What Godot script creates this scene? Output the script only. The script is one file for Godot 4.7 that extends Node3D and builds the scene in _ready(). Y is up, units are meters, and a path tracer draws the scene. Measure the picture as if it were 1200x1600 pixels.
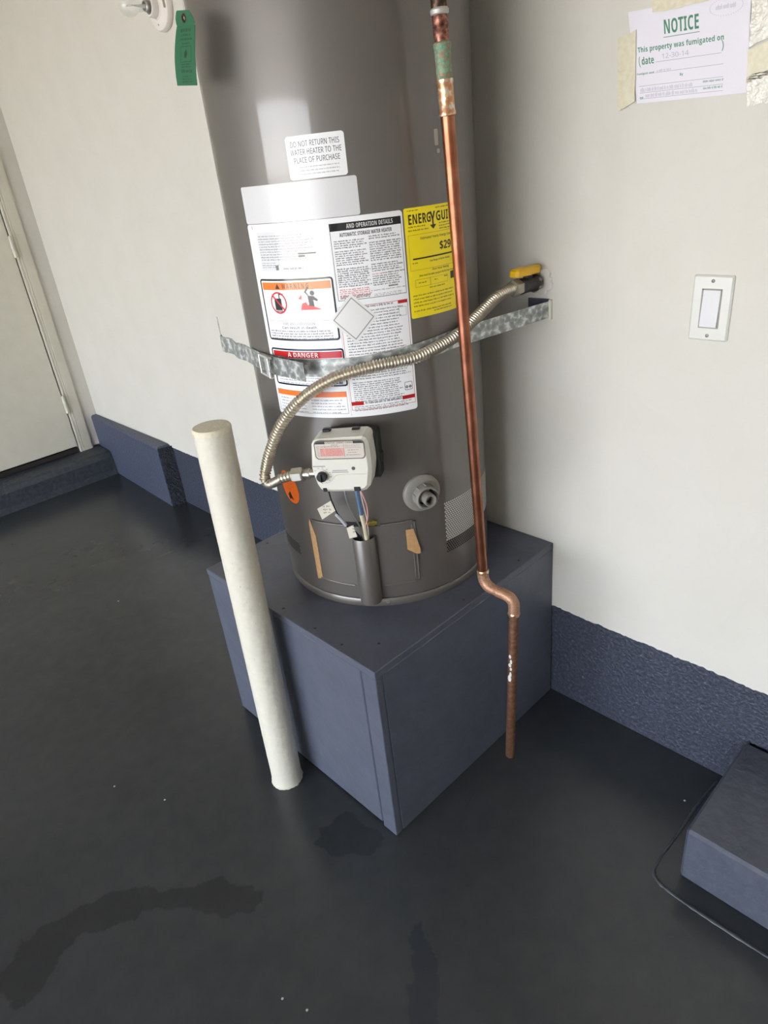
extends Node3D
# Corner of a garage: a water heater on a painted stand against the cream wall. x runs right along that wall, z out from it, y up.

const AX := -0.319        # the heater's axis
const AZ := 0.272
const HR := 0.255         # the heater's radius
const TOP := 0.487        # top of the stand
var fonts := {}
var mats := {}
var used := {}
var rng := RandomNumberGenerator.new()


func _ready() -> void:
	rng.seed = 7
	set_up_view()
	build_room()
	build_stand()
	build_heater()
	build_gas_control()
	build_gas_line()
	build_strap()
	build_copper_pipe()
	build_bollard()
	build_tag()
	build_lamp()
	build_switch()
	build_notice()
	build_step()
	build_chips()


# ------------------------------------------------------------------ camera, sky, sun
func set_up_view() -> void:
	var cam := Camera3D.new()
	cam.name = "camera"
	cam.fov = 74.7987
	cam.near = 0.02
	cam.transform = Transform3D(Basis(Vector3(0.695301, -0.100435, -0.711666), Vector3(-0.265597, 0.884190, -0.384273), Vector3(0.667843, 0.456202, 0.588103)), Vector3(0.815467, 1.373753, 1.274582))
	add_child(cam)
	var env := Environment.new()
	env.background_mode = Environment.BG_SKY
	var sky := Sky.new()
	var sm := ProceduralSkyMaterial.new()
	sm.sky_top_color = Color(0.66, 0.74, 0.86)
	sm.sky_horizon_color = Color(0.93, 0.94, 0.95)
	sm.sky_curve = 0.18
	sm.ground_horizon_color = Color(0.62, 0.62, 0.60)
	sm.ground_bottom_color = Color(0.45, 0.44, 0.42)
	sm.sky_energy_multiplier = 2.2
	sm.ground_energy_multiplier = 2.0
	sky.sky_material = sm
	env.sky = sky
	env.tonemap_mode = Environment.TONE_MAPPER_LINEAR
	env.tonemap_exposure = 3.1
	env.sdfgi_enabled = true
	env.ssao_enabled = true
	env.ssil_enabled = true
	var we := WorldEnvironment.new()
	we.name = "world_environment"
	we.environment = env
	add_child(we)
	var sun := DirectionalLight3D.new()
	sun.name = "sun"
	sun.light_color = Color(1.0, 0.95, 0.87)
	sun.light_energy = 9.0
	sun.light_angular_distance = 0.53
	sun.shadow_enabled = true
	add_child(sun)
	sun.look_at_from_position(Vector3.ZERO, Vector3(0.35, -0.95, 0.55), Vector3.UP)


# ------------------------------------------------------------------ mesh helpers
func st_new() -> SurfaceTool:
	var st := SurfaceTool.new()
	st.begin(Mesh.PRIMITIVE_TRIANGLES)
	st.set_smooth_group(-1)
	return st


func tri(st: SurfaceTool, a: Vector3, b: Vector3, c: Vector3, hint: Vector3, ua := Vector2.ZERO, ub := Vector2.ZERO, uc := Vector2.ZERO) -> void:
	var n := (c - a).cross(b - a)
	if n.dot(hint) < 0.0:
		var t := b
		b = c
		c = t
		var u := ub
		ub = uc
		uc = u
	st.set_uv(ua)
	st.add_vertex(a)
	st.set_uv(ub)
	st.add_vertex(b)
	st.set_uv(uc)
	st.add_vertex(c)


func quad(st: SurfaceTool, a: Vector3, b: Vector3, c: Vector3, d: Vector3, hint: Vector3, ua := Vector2.ZERO, ub := Vector2.ZERO, uc := Vector2.ZERO, ud := Vector2.ZERO) -> void:
	tri(st, a, b, c, hint, ua, ub, uc)
	tri(st, a, c, d, hint, ua, uc, ud)


# a box with chamfered edges; basis columns are its axes
func bx(st: SurfaceTool, c: Vector3, size: Vector3, bev := 0.002, bs := Basis()) -> void:
	var h := size * 0.5
	bev = minf(bev, minf(h.x, minf(h.y, h.z)) * 0.8)
	var p := func(sx: int, sy: int, sz: int, k: int) -> Vector3:
		var v := Vector3(sx * (h.x - (0.0 if k == 0 else bev)), sy * (h.y - (0.0 if k == 1 else bev)), sz * (h.z - (0.0 if k == 2 else bev)))
		return c + bs * v
	st.set_smooth_group(-1)
	for s in [-1, 1]:
		quad(st, p.call(s, -1, -1, 0), p.call(s, 1, -1, 0), p.call(s, 1, 1, 0), p.call(s, -1, 1, 0), bs * Vector3(s, 0, 0))
		quad(st, p.call(-1, s, -1, 1), p.call(1, s, -1, 1), p.call(1, s, 1, 1), p.call(-1, s, 1, 1), bs * Vector3(0, s, 0))
		quad(st, p.call(-1, -1, s, 2), p.call(1, -1, s, 2), p.call(1, 1, s, 2), p.call(-1, 1, s, 2), bs * Vector3(0, 0, s))
		for t in [-1, 1]:
			quad(st, p.call(s, t, -1, 0), p.call(s, t, 1, 0), p.call(s, t, 1, 1), p.call(s, t, -1, 1), bs * Vector3(s, t, 0))
			quad(st, p.call(s, -1, t, 0), p.call(s, 1, t, 0), p.call(s, 1, t, 2), p.call(s, -1, t, 2), bs * Vector3(s, 0, t))
			quad(st, p.call(-1, s, t, 1), p.call(1, s, t, 1), p.call(1, s, t, 2), p.call(-1, s, t, 2), bs * Vector3(0, s, t))
			for u in [-1, 1]:
				tri(st, p.call(s, t, u, 0), p.call(s, t, u, 1), p.call(s, t, u, 2), bs * Vector3(s, t, u))


# turn a profile of (radius, height) about the local y axis; outside is to the right of the direction of travel
func lathe(st: SurfaceTool, prof: Array, seg := 32, xf := Transform3D(), squash := 1.0) -> void:
	var group := 0
	var last := Vector2.ZERO
	var v := 0.0
	for i in prof.size() - 1:
		var p: Vector2 = prof[i]
		var q: Vector2 = prof[i + 1]
		var d := (q - p).normalized()
		if i > 0 and absf(d.angle_to(last)) > 0.62:
			group += 1
		last = d
		st.set_smooth_group(-1 if seg <= 10 else group)
		var v2 := v + (q - p).length()
		for k in seg:
			var a := TAU * k / seg
			var b := TAU * (k + 1) / seg
			var ca := Vector3(sin(a), 0, cos(a) * squash)
			var cb := Vector3(sin(b), 0, cos(b) * squash)
			var mid := (ca + cb) * 0.5
			var hint := xf.basis * (mid * d.y - Vector3(0, d.x, 0))
			var uv := [Vector2(float(k) / seg, v), Vector2(float(k + 1) / seg, v), Vector2(float(k + 1) / seg, v2), Vector2(float(k) / seg, v2)]
			var pa := xf * (ca * p.x + Vector3(0, p.y, 0))
			var pb := xf * (cb * p.x + Vector3(0, p.y, 0))
			var qa := xf * (ca * q.x + Vector3(0, q.y, 0))
			var qb := xf * (cb * q.x + Vector3(0, q.y, 0))
			if p.x < 1e-6:
				tri(st, pa, qb, qa, hint, uv[0], uv[2], uv[3])
			elif q.x < 1e-6:
				tri(st, pa, pb, qa, hint, uv[0], uv[1], uv[3])
			else:
				quad(st, pa, pb, qb, qa, hint, uv[0], uv[1], uv[2], uv[3])
		v = v2
	st.set_smooth_group(-1)


# a frame whose y axis runs along dir
func along(at: Vector3, dir: Vector3) -> Transform3D:
	var y := dir.normalized()
	var x := (Vector3.UP if absf(y.y) < 0.9 else Vector3.RIGHT).cross(y).normalized()
	return Transform3D(Basis(x, y, x.cross(y)), at)


func tube(st: SurfaceTool, path: PackedVector3Array, radius: Callable, seg := 12, caps := true) -> void:
	var n := path.size()
	var side := along(Vector3.ZERO, path[1] - path[0]).basis.x
	var rings := []
	var run := 0.0
	var vs := []
	for i in n:
		var d := (path[mini(i + 1, n - 1)] - path[maxi(i - 1, 0)]).normalized()
		side = (side - d * side.dot(d)).normalized()
		var up := d.cross(side)
		if i > 0:
			run += path[i].distance_to(path[i - 1])
		var r: float = radius.call(run, i)
		var ring := PackedVector3Array()
		for k in seg + 1:
			var a := TAU * k / seg
			ring.append(path[i] + (side * cos(a) + up * sin(a)) * r)
		rings.append(ring)
		vs.append(run)
	st.set_smooth_group(0)
	for i in n - 1:
		for k in seg:
			var hint: Vector3 = rings[i][k] - path[i] + rings[i][k + 1] - path[i]
			quad(st, rings[i][k], rings[i][k + 1], rings[i + 1][k + 1], rings[i + 1][k], hint, Vector2(float(k) / seg, vs[i]), Vector2(float(k + 1) / seg, vs[i]), Vector2(float(k + 1) / seg, vs[i + 1]), Vector2(float(k) / seg, vs[i + 1]))
	st.set_smooth_group(-1)
	if caps:
		for k in seg:
			tri(st, path[0], rings[0][k], rings[0][k + 1], path[0] - path[1])
			tri(st, path[n - 1], rings[n - 1][k], rings[n - 1][k + 1], path[n - 1] - path[n - 2])


func curve(points: Array, step := 0.004) -> PackedVector3Array:
	var c := Curve3D.new()
	c.bake_interval = step
	for i in points.size():
		var a: Vector3 = points[maxi(i - 1, 0)]
		var b: Vector3 = points[mini(i + 1, points.size() - 1)]
		var p: Vector3 = points[i]
		var dir := (b - a).normalized()
		var l0 := p.distance_to(a) * 0.33
		var l1 := p.distance_to(b) * 0.33
		c.add_point(p, -dir * l0, dir * l1)
	return c.get_baked_points()


# a polygon in the local xy plane, pushed from z=0 to z=depth, its front edge chamfered
func extrude(st: SurfaceTool, poly: PackedVector2Array, depth: float, xf := Transform3D(), bev := 0.0, uvr := Rect2(0, 0, 1, 1)) -> void:
	if Geometry2D.is_polygon_clockwise(poly):
		poly.reverse()
	var mid := Vector2.ZERO
	for p in poly:
		mid += p / poly.size()
	var half := 0.0
	for p in poly:
		half = maxf(half, minf(absf(p.x - mid.x), absf(p.y - mid.y)))
	var front := PackedVector2Array()
	var n := poly.size()
	for i in n:
		var e0 := (poly[i] - poly[(i + n - 1) % n]).normalized()
		var e1 := (poly[(i + 1) % n] - poly[i]).normalized()
		var inward := (Vector2(-e0.y, e0.x) + Vector2(-e1.y, e1.x)).normalized()
		front.append(poly[i] + inward * bev)
	var idx := Geometry2D.triangulate_polygon(front)
	st.set_smooth_group(-1)
	var uv := func(p: Vector2) -> Vector2:
		return Vector2((p.x - uvr.position.x) / uvr.size.x, 1.0 - (p.y - uvr.position.y) / uvr.size.y)
	for i in range(0, idx.size(), 3):
		var a := front[idx[i]]
		var b := front[idx[i + 1]]
		var c := front[idx[i + 2]]
		tri(st, xf * Vector3(a.x, a.y, depth), xf * Vector3(b.x, b.y, depth), xf * Vector3(c.x, c.y, depth), xf.basis.z, uv.call(a), uv.call(b), uv.call(c))
	var idy := Geometry2D.triangulate_polygon(poly)
	for i in range(0, idy.size(), 3):
		var a := poly[idy[i]]
		var b := poly[idy[i + 1]]
		var c := poly[idy[i + 2]]
		tri(st, xf * Vector3(a.x, a.y, 0), xf * Vector3(b.x, b.y, 0), xf * Vector3(c.x, c.y, 0), -xf.basis.z)
	for i in n:
		var j := (i + 1) % n
		var e := poly[j] - poly[i]
		var hint := xf.basis * Vector3(e.y, -e.x, 0)
		var a := xf * Vector3(poly[i].x, poly[i].y, 0)
		var b := xf * Vector3(poly[j].x, poly[j].y, 0)
		var c := xf * Vector3(poly[j].x, poly[j].y, depth - bev)
		var d := xf * Vector3(poly[i].x, poly[i].y, depth - bev)
		quad(st, a, b, c, d, hint, uv.call(poly[i]), uv.call(poly[j]), uv.call(poly[j]), uv.call(poly[i]))
		if bev > 0.0:
			quad(st, d, c, xf * Vector3(front[j].x, front[j].y, depth), xf * Vector3(front[i].x, front[i].y, depth), hint.normalized() + xf.basis.z, uv.call(poly[i]), uv.call(poly[j]), uv.call(front[j]), uv.call(front[i]))


func round_rect(w: float, h: float, r: float, n := 4, at := Vector2.ZERO) -> PackedVector2Array:
	var out := PackedVector2Array()
	var corners := [Vector2(1, 1), Vector2(-1, 1), Vector2(-1, -1), Vector2(1, -1)]
	for k in 4:
		var c: Vector2 = corners[k] * Vector2(w * 0.5 - r, h * 0.5 - r)
		for i in n + 1:
			var a := PI * 0.5 * (k + float(i) / n)
			out.append(at + c + Vector2(cos(a), sin(a)) * r)
	return out


# a point on or off the heater's side: azimuth in degrees from +z towards +x, height, distance from the axis
func hp(az: float, y: float, r: float) -> Vector3:
	return Vector3(AX + r * sin(deg_to_rad(az)), y, AZ + r * cos(deg_to_rad(az)))


# local frame standing on the heater: x to the right, y up, z straight out
func hx(az: float, y: float, r: float) -> Transform3D:
	var a := deg_to_rad(az)
	return Transform3D(Basis(Vector3(cos(a), 0, -sin(a)), Vector3.UP, Vector3(sin(a), 0, cos(a))), hp(az, y, r))


# a thin sheet wrapped round the heater. span(t) gives its lower and upper height at t = 0..1 across
func heater_sheet(st: SurfaceTool, az0: float, az1: float, y0: float, y1: float, r: float, th: float, corner := 0.0, span: Variant = null, extra := 0) -> void:
	var w := deg_to_rad(az1 - az0) * r
	var ts := []
	var n := maxi(extra, maxi(2, int((az1 - az0) / 2.0)))
	for i in n + 1:
		ts.append(float(i) / n)
	if corner > 0.0:
		for k in [0.02, 0.1, 0.25, 0.5, 0.75, 1.0]:
			ts.append(k * corner / w)
			ts.append(1.0 - k * corner / w)
		ts.sort()
	var lo_hi := func(t: float) -> Vector2:
		if span != null:
			return span.call(t)
		var d := minf(t, 1.0 - t) * w
		var cut := 0.0
		if d < corner:
			cut = corner - sqrt(maxf(0.0, corner * corner - (corner - d) * (corner - d)))
		return Vector2(y0 + cut, y1 - cut)
	for i in ts.size() - 1:
		var s: float = ts[i]
		var t: float = ts[i + 1]
		if t - s < 1e-6:
			continue
		var a := lerpf(az0, az1, s)
		var b := lerpf(az0, az1, t)
		var p: Vector2 = lo_hi.call(s)
		var q: Vector2 = lo_hi.call(t)
		var out := hx((a + b) * 0.5, 0, 1).basis.z
		var v := func(y: float) -> float: return (y1 - y) / (y1 - y0)
		st.set_smooth_group(1)
		quad(st, hp(a, p.x, r + th), hp(b, q.x, r + th), hp(b, q.y, r + th), hp(a, p.y, r + th), out, Vector2(s, v.call(p.x)), Vector2(t, v.call(q.x)), Vector2(t, v.call(q.y)), Vector2(s, v.call(p.y)))
		st.set_smooth_group(-1)
		quad(st, hp(a, p.y, r), hp(b, q.y, r), hp(b, q.y, r + th), hp(a, p.y, r + th), Vector3.UP, Vector2(s, v.call(p.y)), Vector2(t, v.call(q.y)), Vector2(t, v.call(q.y)), Vector2(s, v.call(p.y)))
		quad(st, hp(a, p.x, r), hp(b, q.x, r), hp(b, q.x, r + th), hp(a, p.x, r + th), Vector3.DOWN, Vector2(s, v.call(p.x)), Vector2(t, v.call(q.x)), Vector2(t, v.call(q.x)), Vector2(s, v.call(p.x)))
	for e in [0, 1]:
		var az := az0 if e == 0 else az1
		var p: Vector2 = lo_hi.call(float(e))
		var out := hx(az, 0, 1).basis.x * (-1.0 if e == 0 else 1.0)
		quad(st, hp(az, p.x, r), hp(az, p.y, r), hp(az, p.y, r + th), hp(az, p.x, r + th), out, Vector2(e, 1), Vector2(e, 0), Vector2(e, 0), Vector2(e, 1))


# a band of constant height swept along a line of (x, z) points, with thickness th; heights may change along it
func band(st: SurfaceTool, pts: Array, lows: Array, highs: Array, th: float) -> void:
	var n := pts.size()
	var inn := []
	var outp := []
	for i in n:
		var a: Vector2 = pts[maxi(i - 1, 0)]
		var b: Vector2 = pts[mini(i + 1, n - 1)]
		var d := (b - a).normalized()
		var nm := Vector2(-d.y, d.x)
		var p: Vector2 = pts[i]
		inn.append(p)
		outp.append(p + nm * th)
	for i in n - 1:
		var f := func(p: Vector2, y: float) -> Vector3: return Vector3(p.x, y, p.y)
		var nm3 := Vector3(outp[i].x - inn[i].x, 0, outp[i].y - inn[i].y)
		st.set_smooth_group(1)
		quad(st, f.call(outp[i], lows[i]), f.call(outp[i + 1], lows[i + 1]), f.call(outp[i + 1], highs[i + 1]), f.call(outp[i], highs[i]), nm3)
		st.set_smooth_group(2)
		quad(st, f.call(inn[i], lows[i]), f.call(inn[i + 1], lows[i + 1]), f.call(inn[i + 1], highs[i + 1]), f.call(inn[i], highs[i]), -nm3)
		st.set_smooth_group(-1)
		quad(st, f.call(inn[i], highs[i]), f.call(inn[i + 1], highs[i + 1]), f.call(outp[i + 1], highs[i + 1]), f.call(outp[i], highs[i]), Vector3.UP)
		quad(st, f.call(inn[i], lows[i]), f.call(inn[i + 1], lows[i + 1]), f.call(outp[i + 1], lows[i + 1]), f.call(outp[i], lows[i]), Vector3.DOWN)
	for i in [0, n - 1]:
		var p: Vector2 = inn[i]
		var q: Vector2 = outp[i]
		var away: Vector2 = pts[0] - pts[1] if i == 0 else pts[n - 1] - pts[n - 2]
		quad(st, Vector3(p.x, lows[i], p.y), Vector3(p.x, highs[i], p.y), Vector3(q.x, highs[i], q.y), Vector3(q.x, lows[i], q.y), Vector3(away.x, 0, away.y))


func done(called: String, st: SurfaceTool, m: Material, parent: Node3D = null, at := Vector3.ZERO) -> MeshInstance3D:
	st.generate_normals()
	var o := MeshInstance3D.new()
	o.mesh = st.commit()
	o.material_override = m
	o.name = called if parent else numbered(called)
	o.position = at
	(parent if parent else self).add_child(o, true)
	return o


func numbered(called: String) -> String:
	used[called] = used.get(called, -1) + 1
	return called if used[called] == 0 else "%s_%03d" % [called, used[called]]


func thing(called: String, label: String, category: String, at := Vector3.ZERO, group := "") -> Node3D:
	var o := Node3D.new()
	o.name = numbered(called)
	o.position = at
	add_child(o)
	return tag(o, label, category, group)


func tag(o: Node3D, label: String, category: String, group := "") -> Node3D:
	o.set_meta("label", label)
	o.set_meta("category", category)
	if group:
		o.set_meta("group", group)
	return o


func structure(o: Node3D, label: String, category: String) -> Node3D:
	o.set_meta("kind", "structure")
	return tag(o, label, category)


# parts are built in world places; this hangs them under a thing whose base stands elsewhere
func part(called: String, st: SurfaceTool, m: Material, parent: Node3D, label := "") -> MeshInstance3D:
	var base := Vector3.ZERO
	var p: Node = parent
	while p is Node3D and p != self:
		base += (p as Node3D).position
		p = p.get_parent()
	var o := done(called, st, m, parent, -base)
	if label:
		o.set_meta("label", label)
	return o


# ------------------------------------------------------------------ materials
func noise(freq: float, octaves := 4, sd := 1, kind := FastNoiseLite.TYPE_SIMPLEX_SMOOTH) -> FastNoiseLite:
	var n := FastNoiseLite.new()
	n.noise_type = kind
	n.frequency = freq
	n.fractal_octaves = octaves
	n.seed = sd
	return n


func ntex(n: FastNoiseLite, stops: Array, size := 256) -> NoiseTexture2D:
	var t := NoiseTexture2D.new()
	t.width = size
	t.height = size
	t.seamless = true
	t.noise = n
	var g := Gradient.new()
	g.offsets = PackedFloat32Array(stops.map(func(s): return s[0]))
	g.colors = PackedColorArray(stops.map(func(s): return s[1]))
	t.color_ramp = g
	return t


func nbump(n: FastNoiseLite, strength := 4.0, size := 256) -> NoiseTexture2D:
	var t := NoiseTexture2D.new()
	t.width = size
	t.height = size
	t.seamless = true
	t.noise = n
	t.as_normal_map = true
	t.bump_strength = strength
	return t


func mat(key: String, c: Color, rough: float, metal := 0.0) -> StandardMaterial3D:
	if mats.has(key):
		return mats[key]
	var m := StandardMaterial3D.new()
	m.albedo_color = c
	m.roughness = rough
	m.metallic = metal
	mats[key] = m
	return m


func c8(r: int, g: int, b: int) -> Color:
	return Color8(r, g, b)


func triplanar(m: StandardMaterial3D, scale: float, world := false) -> StandardMaterial3D:
	m.uv1_triplanar = true
	m.uv1_world_triplanar = world
	m.uv1_scale = Vector3.ONE * scale
	return m


func mottled(key: String, stops: Array, freq: float, rough: float, metal: float, scale: float, bump := 0.0, bump_freq := 0.03, sd := 1, kind := FastNoiseLite.TYPE_SIMPLEX_SMOOTH) -> StandardMaterial3D:
	if mats.has(key):
		return mats[key]
	var m := mat(key, Color.WHITE, rough, metal)
	m.albedo_texture = ntex(noise(freq, 4, sd, kind), stops)
	if bump > 0.0:
		m.normal_enabled = true
		m.normal_texture = nbump(noise(bump_freq, 4, sd + 5), 6.0)
		m.normal_scale = bump
	return triplanar(m, scale)


func m_wall() -> StandardMaterial3D:
	return mottled("wall", [[0.0, c8(207, 203, 193)], [0.45, c8(209, 205, 195)], [1.0, c8(211, 207, 198)]], 0.012, 0.62, 0.0, 1.3, 0.012, 0.09, 3)


func m_trim() -> StandardMaterial3D:
	return mottled("trim_paint", [[0.0, c8(208, 203, 186)], [1.0, c8(214, 209, 194)]], 0.02, 0.45, 0.0, 2.0, 0.006, 0.05, 4)


func m_concrete() -> StandardMaterial3D:
	return mottled("painted_concrete", [[0.0, c8(40, 44, 54)], [0.42, c8(54, 58, 71)], [0.64, c8(59, 63, 77)], [0.8, c8(72, 77, 92)], [1.0, c8(112, 117, 130)]], 0.05, 0.5, 0.0, 6.5, 0.5, 0.05, 9)


func m_rough_concrete() -> StandardMaterial3D:
	return mottled("broken_concrete", [[0.0, c8(18, 20, 26)], [0.5, c8(30, 33, 42)], [1.0, c8(54, 58, 72)]], 0.06, 0.8, 0.0, 6.0, 1.4, 0.07, 12)


func m_stand() -> StandardMaterial3D:
	return mottled("stand_paint", [[0.0, c8(81, 85, 97)], [0.5, c8(85, 89, 102)], [1.0, c8(89, 93, 106)]], 0.02, 0.42, 0.0, 2.0, 0.12, 0.02, 14)


func m_jacket() -> StandardMaterial3D:
	var m := mat("jacket", c8(108, 103, 98), 0.42, 0.42)
	m.clearcoat_enabled = true
	m.clearcoat = 0.45
	m.clearcoat_roughness = 0.07
	return m


func m_galv() -> StandardMaterial3D:
	return mottled("galvanised", [[0.0, c8(116, 120, 118)], [0.42, c8(146, 150, 148)], [0.55, c8(168, 172, 170)], [0.68, c8(214, 217, 214)], [1.0, c8(232, 234, 232)]], 0.035, 0.42, 0.4, 7.0, 0.04, 0.02, 21, FastNoiseLite.TYPE_CELLULAR)


func m_copper() -> StandardMaterial3D:
	return mottled("copper", [[0.0, c8(132, 80, 58)], [0.4, c8(148, 92, 68)], [0.6, c8(156, 98, 74)], [1.0, c8(174, 116, 90)]], 0.02, 0.34, 0.9, 3.0, 0.05, 0.05, 23)


# ------------------------------------------------------------------ print
func font(bold: bool) -> Dictionary:
	var key := "b" if bold else "r"
	if fonts.has(key):
		return fonts[key]
	var f := SystemFont.new()
	f.font_names = PackedStringArray(["Droid Sans"])
	if bold:
		f.font_weight = 700
	var ts := TextServerManager.get_primary_interface()
	var rid: RID = f.get_rids()[0]
	var d := {"font": f, "glyphs": {}}
	var size := Vector2i(48, 0)
	for code in range(33, 127):
		ts.font_render_glyph(rid, size, ts.font_get_glyph_index(rid, 48, code, 0))
	var pages := []
	for i in ts.font_get_texture_count(rid, size):
		var im: Image = ts.font_get_texture_image(rid, size, i).duplicate()
		im.convert(Image.FORMAT_RGBA8)
		pages.append(im)
	for code in range(33, 127):
		var g := ts.font_get_glyph_index(rid, 48, code, 0)
		d.glyphs[code] = {"rect": Rect2i(ts.font_get_glyph_uv_rect(rid, size, g)), "off": ts.font_get_glyph_offset(rid, size, g), "adv": ts.font_get_glyph_advance(rid, 48, g).x, "page": pages[ts.font_get_glyph_texture_idx(rid, size, g)]}
	fonts[key] = d
	return d


# writes a line of text stretched to fill the rectangle
func write(im: Image, text: String, x: float, y: float, w: float, h: float, col: Color, bold := false) -> void:
	var d := font(bold)
	var run := 10.0
	var canvas := Image.create_empty(40 * text.length() + 60, 90, false, Image.FORMAT_RGBA8)
	for i in text.length():
		var code := text.unicode_at(i)
		if code == 32:
			run += 14.0
			continue
		var g: Dictionary = d.glyphs[code]
		canvas.blend_rect(g.page, g.rect, Vector2i(int(run + g.off.x), int(60 + g.off.y)))
		run += g.adv
	var box := canvas.get_used_rect()
	if box.size.x < 1:
		return
	var word := canvas.get_region(box)
	word.resize(maxi(1, int(w)), maxi(1, int(h)), Image.INTERPOLATE_LANCZOS)
	for py in word.get_height():
		for px in word.get_width():
			word.set_pixel(px, py, Color(col, word.get_pixel(px, py).a * col.a))
	im.blend_rect(word, Rect2i(Vector2i.ZERO, word.get_size()), Vector2i(int(x), int(y)))


# print too small to read: rows of little strokes
func small_print(im: Image, x: float, y: float, w: float, rows: int, pitch: float, h: float, col: Color, ragged := 0.25) -> void:
	for r in rows:
		var end := x + w * (1.0 - rng.randf() * ragged)
		var cx := x
		while cx < end:
			var letters := rng.randi_range(2, 8)
			for k in letters:
				if cx > end:
					break
				var tall := h * (1.0 if rng.randf() < 0.3 else 0.7)
				im.fill_rect(Rect2i(int(cx), int(y + r * pitch + h - tall), 2, maxi(1, int(tall))), col)
				if rng.randf() < 0.6:
					im.fill_rect(Rect2i(int(cx), int(y + r * pitch + (h * 0.3 if rng.randf() < 0.5 else h - 1)), 4, 1), col)
				cx += 4
			cx += 4


func frame(im: Image, x: int, y: int, w: int, h: int, t: int, col: Color) -> void:
	im.fill_rect(Rect2i(x, y, w, t), col)
	im.fill_rect(Rect2i(x, y + h - t, w, t), col)
	im.fill_rect(Rect2i(x, y, t, h), col)
	im.fill_rect(Rect2i(x + w - t, y, t, h), col)


func fill_poly(im: Image, poly: PackedVector2Array, col: Color) -> void:
	var r := Rect2(poly[0], Vector2.ZERO)
	for p in poly:
		r = r.expand(p)
	for y in range(int(r.position.y), int(r.end.y) + 1):
		for x in range(int(r.position.x), int(r.end.x) + 1):
			if x >= 0 and y >= 0 and x < im.get_width() and y < im.get_height() and Geometry2D.is_point_in_polygon(Vector2(x + 0.5, y + 0.5), poly):
				im.set_pixel(x, y, col)


func ring(im: Image, cx: float, cy: float, r0: float, r1: float, col: Color) -> void:
	for y in range(int(cy - r1), int(cy + r1) + 1):
		for x in range(int(cx - r1), int(cx + r1) + 1):
			var d := Vector2(x + 0.5 - cx, y + 0.5 - cy).length()
			if d >= r0 and d <= r1:
				im.set_pixel(x, y, col)


func round_frame(im: Image, x: int, y: int, w: int, h: int, r: float, t: int, col: Color, inside: Color) -> void:
	var mid := Vector2(x + w * 0.5, y + h * 0.5)
	fill_poly(im, round_rect(w, h, r, 6, mid), col)
	fill_poly(im, round_rect(w - 2 * t, h - 2 * t, maxf(r - t, 1.0), 6, mid), inside)


func sheet_of(w: int, h: int, c: Color) -> Image:
	var im := Image.create_empty(w, h, false, Image.FORMAT_RGBA8)
	im.fill(c)
	return im


func printed(key: String, im: Image, rough: float) -> StandardMaterial3D:
	var m := mat(key, Color.WHITE, rough)
	m.albedo_texture = ImageTexture.create_from_image(im)
	m.texture_repeat = false
	return m


# ------------------------------------------------------------------ the room
func floor_material() -> StandardMaterial3D:
	# one picture of the paint covers 4.1 m square from the corner by the curb: roller mottling, damp stains, worn spots
	var n := 1024
	var span := 4.1
	var a := noise(0.006, 4, 31)
	var b := noise(0.06, 3, 32)
	var warp := noise(0.05, 3, 33)
	var data := PackedByteArray()
	data.resize(n * n * 3)
	for y in n:
		for x in n:
			var t := a.get_noise_2d(x, y) * 0.10 + b.get_noise_2d(x, y) * 0.05
			var k := (y * n + x) * 3
			data[k] = int(clampf(56.0 * (1.0 + t), 0, 255))
			data[k + 1] = int(clampf(59.0 * (1.0 + t), 0, 255))
			data[k + 2] = int(clampf(62.0 * (1.0 + t * 0.9), 0, 255))
	var stains := [
		[[Vector2(-0.385, 1.40), Vector2(-0.312, 1.392), Vector2(-0.29, 1.367), Vector2(-0.30, 1.324), Vector2(-0.343, 1.28), Vector2(-0.329, 1.213), Vector2(-0.263, 1.097), Vector2(-0.175, 1.025), Vector2(-0.104, 0.954), Vector2(-0.135, 0.924), Vector2(-0.232, 0.971), Vector2(-0.267, 1.032), Vector2(-0.325, 1.081), Vector2(-0.401, 1.182), Vector2(-0.412, 1.25), Vector2(-0.43, 1.33)], 0.80, Vector3(1.0, 1.0, 1.0)],
		[[Vector2(-0.135, 0.779), Vector2(-0.158, 0.732), Vector2(-0.138, 0.667), Vector2(-0.042, 0.64), Vector2(-0.006, 0.67), Vector2(-0.033, 0.721), Vector2(-0.075, 0.762)], 0.84, Vector3(1, 1.01, 1.02)],
		[[Vector2(0.185, 0.78), Vector2(0.178, 0.735), Vector2(0.247, 0.773), Vector2(0.33, 0.86), Vector2(0.29, 0.89), Vector2(0.226, 0.823)], 0.84, Vector3(0.98, 1.0, 1.1)],
	]
	for s in stains:
		var poly := PackedVector2Array(s[0])
		var box := Rect2(poly[0], Vector2.ZERO)
		for p in poly:
			box = box.expand(p)
		box = box.grow(0.03)
		for y in range(int(box.position.y / span * n), int(box.end.y / span * n)):
			for x in range(int((box.position.x + 3.0) / span * n), int((box.end.x + 3.0) / span * n)):
				var w := Vector2(x * span / n - 3.0, y * span / n) + Vector2(warp.get_noise_2d(x, y), warp.get_noise_2d(x + 500, y)) * 0.018
				if Geometry2D.is_point_in_polygon(w, poly):
					var k := (y * n + x) * 3
					for j in 3:
						data[k + j] = int(clampf(data[k + j] * s[1] * s[2][j], 0, 255))
	var im := Image.create_from_data(n, n, false, Image.FORMAT_RGB8, data)
	var m := mat("floor_paint", Color.WHITE, 0.25)
	m.albedo_texture = ImageTexture.create_from_image(im)
	m.normal_enabled = true
	m.normal_texture = nbump(noise(0.02, 4, 36), 3.0, 512)
	m.normal_scale = 0.09
	return m


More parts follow.
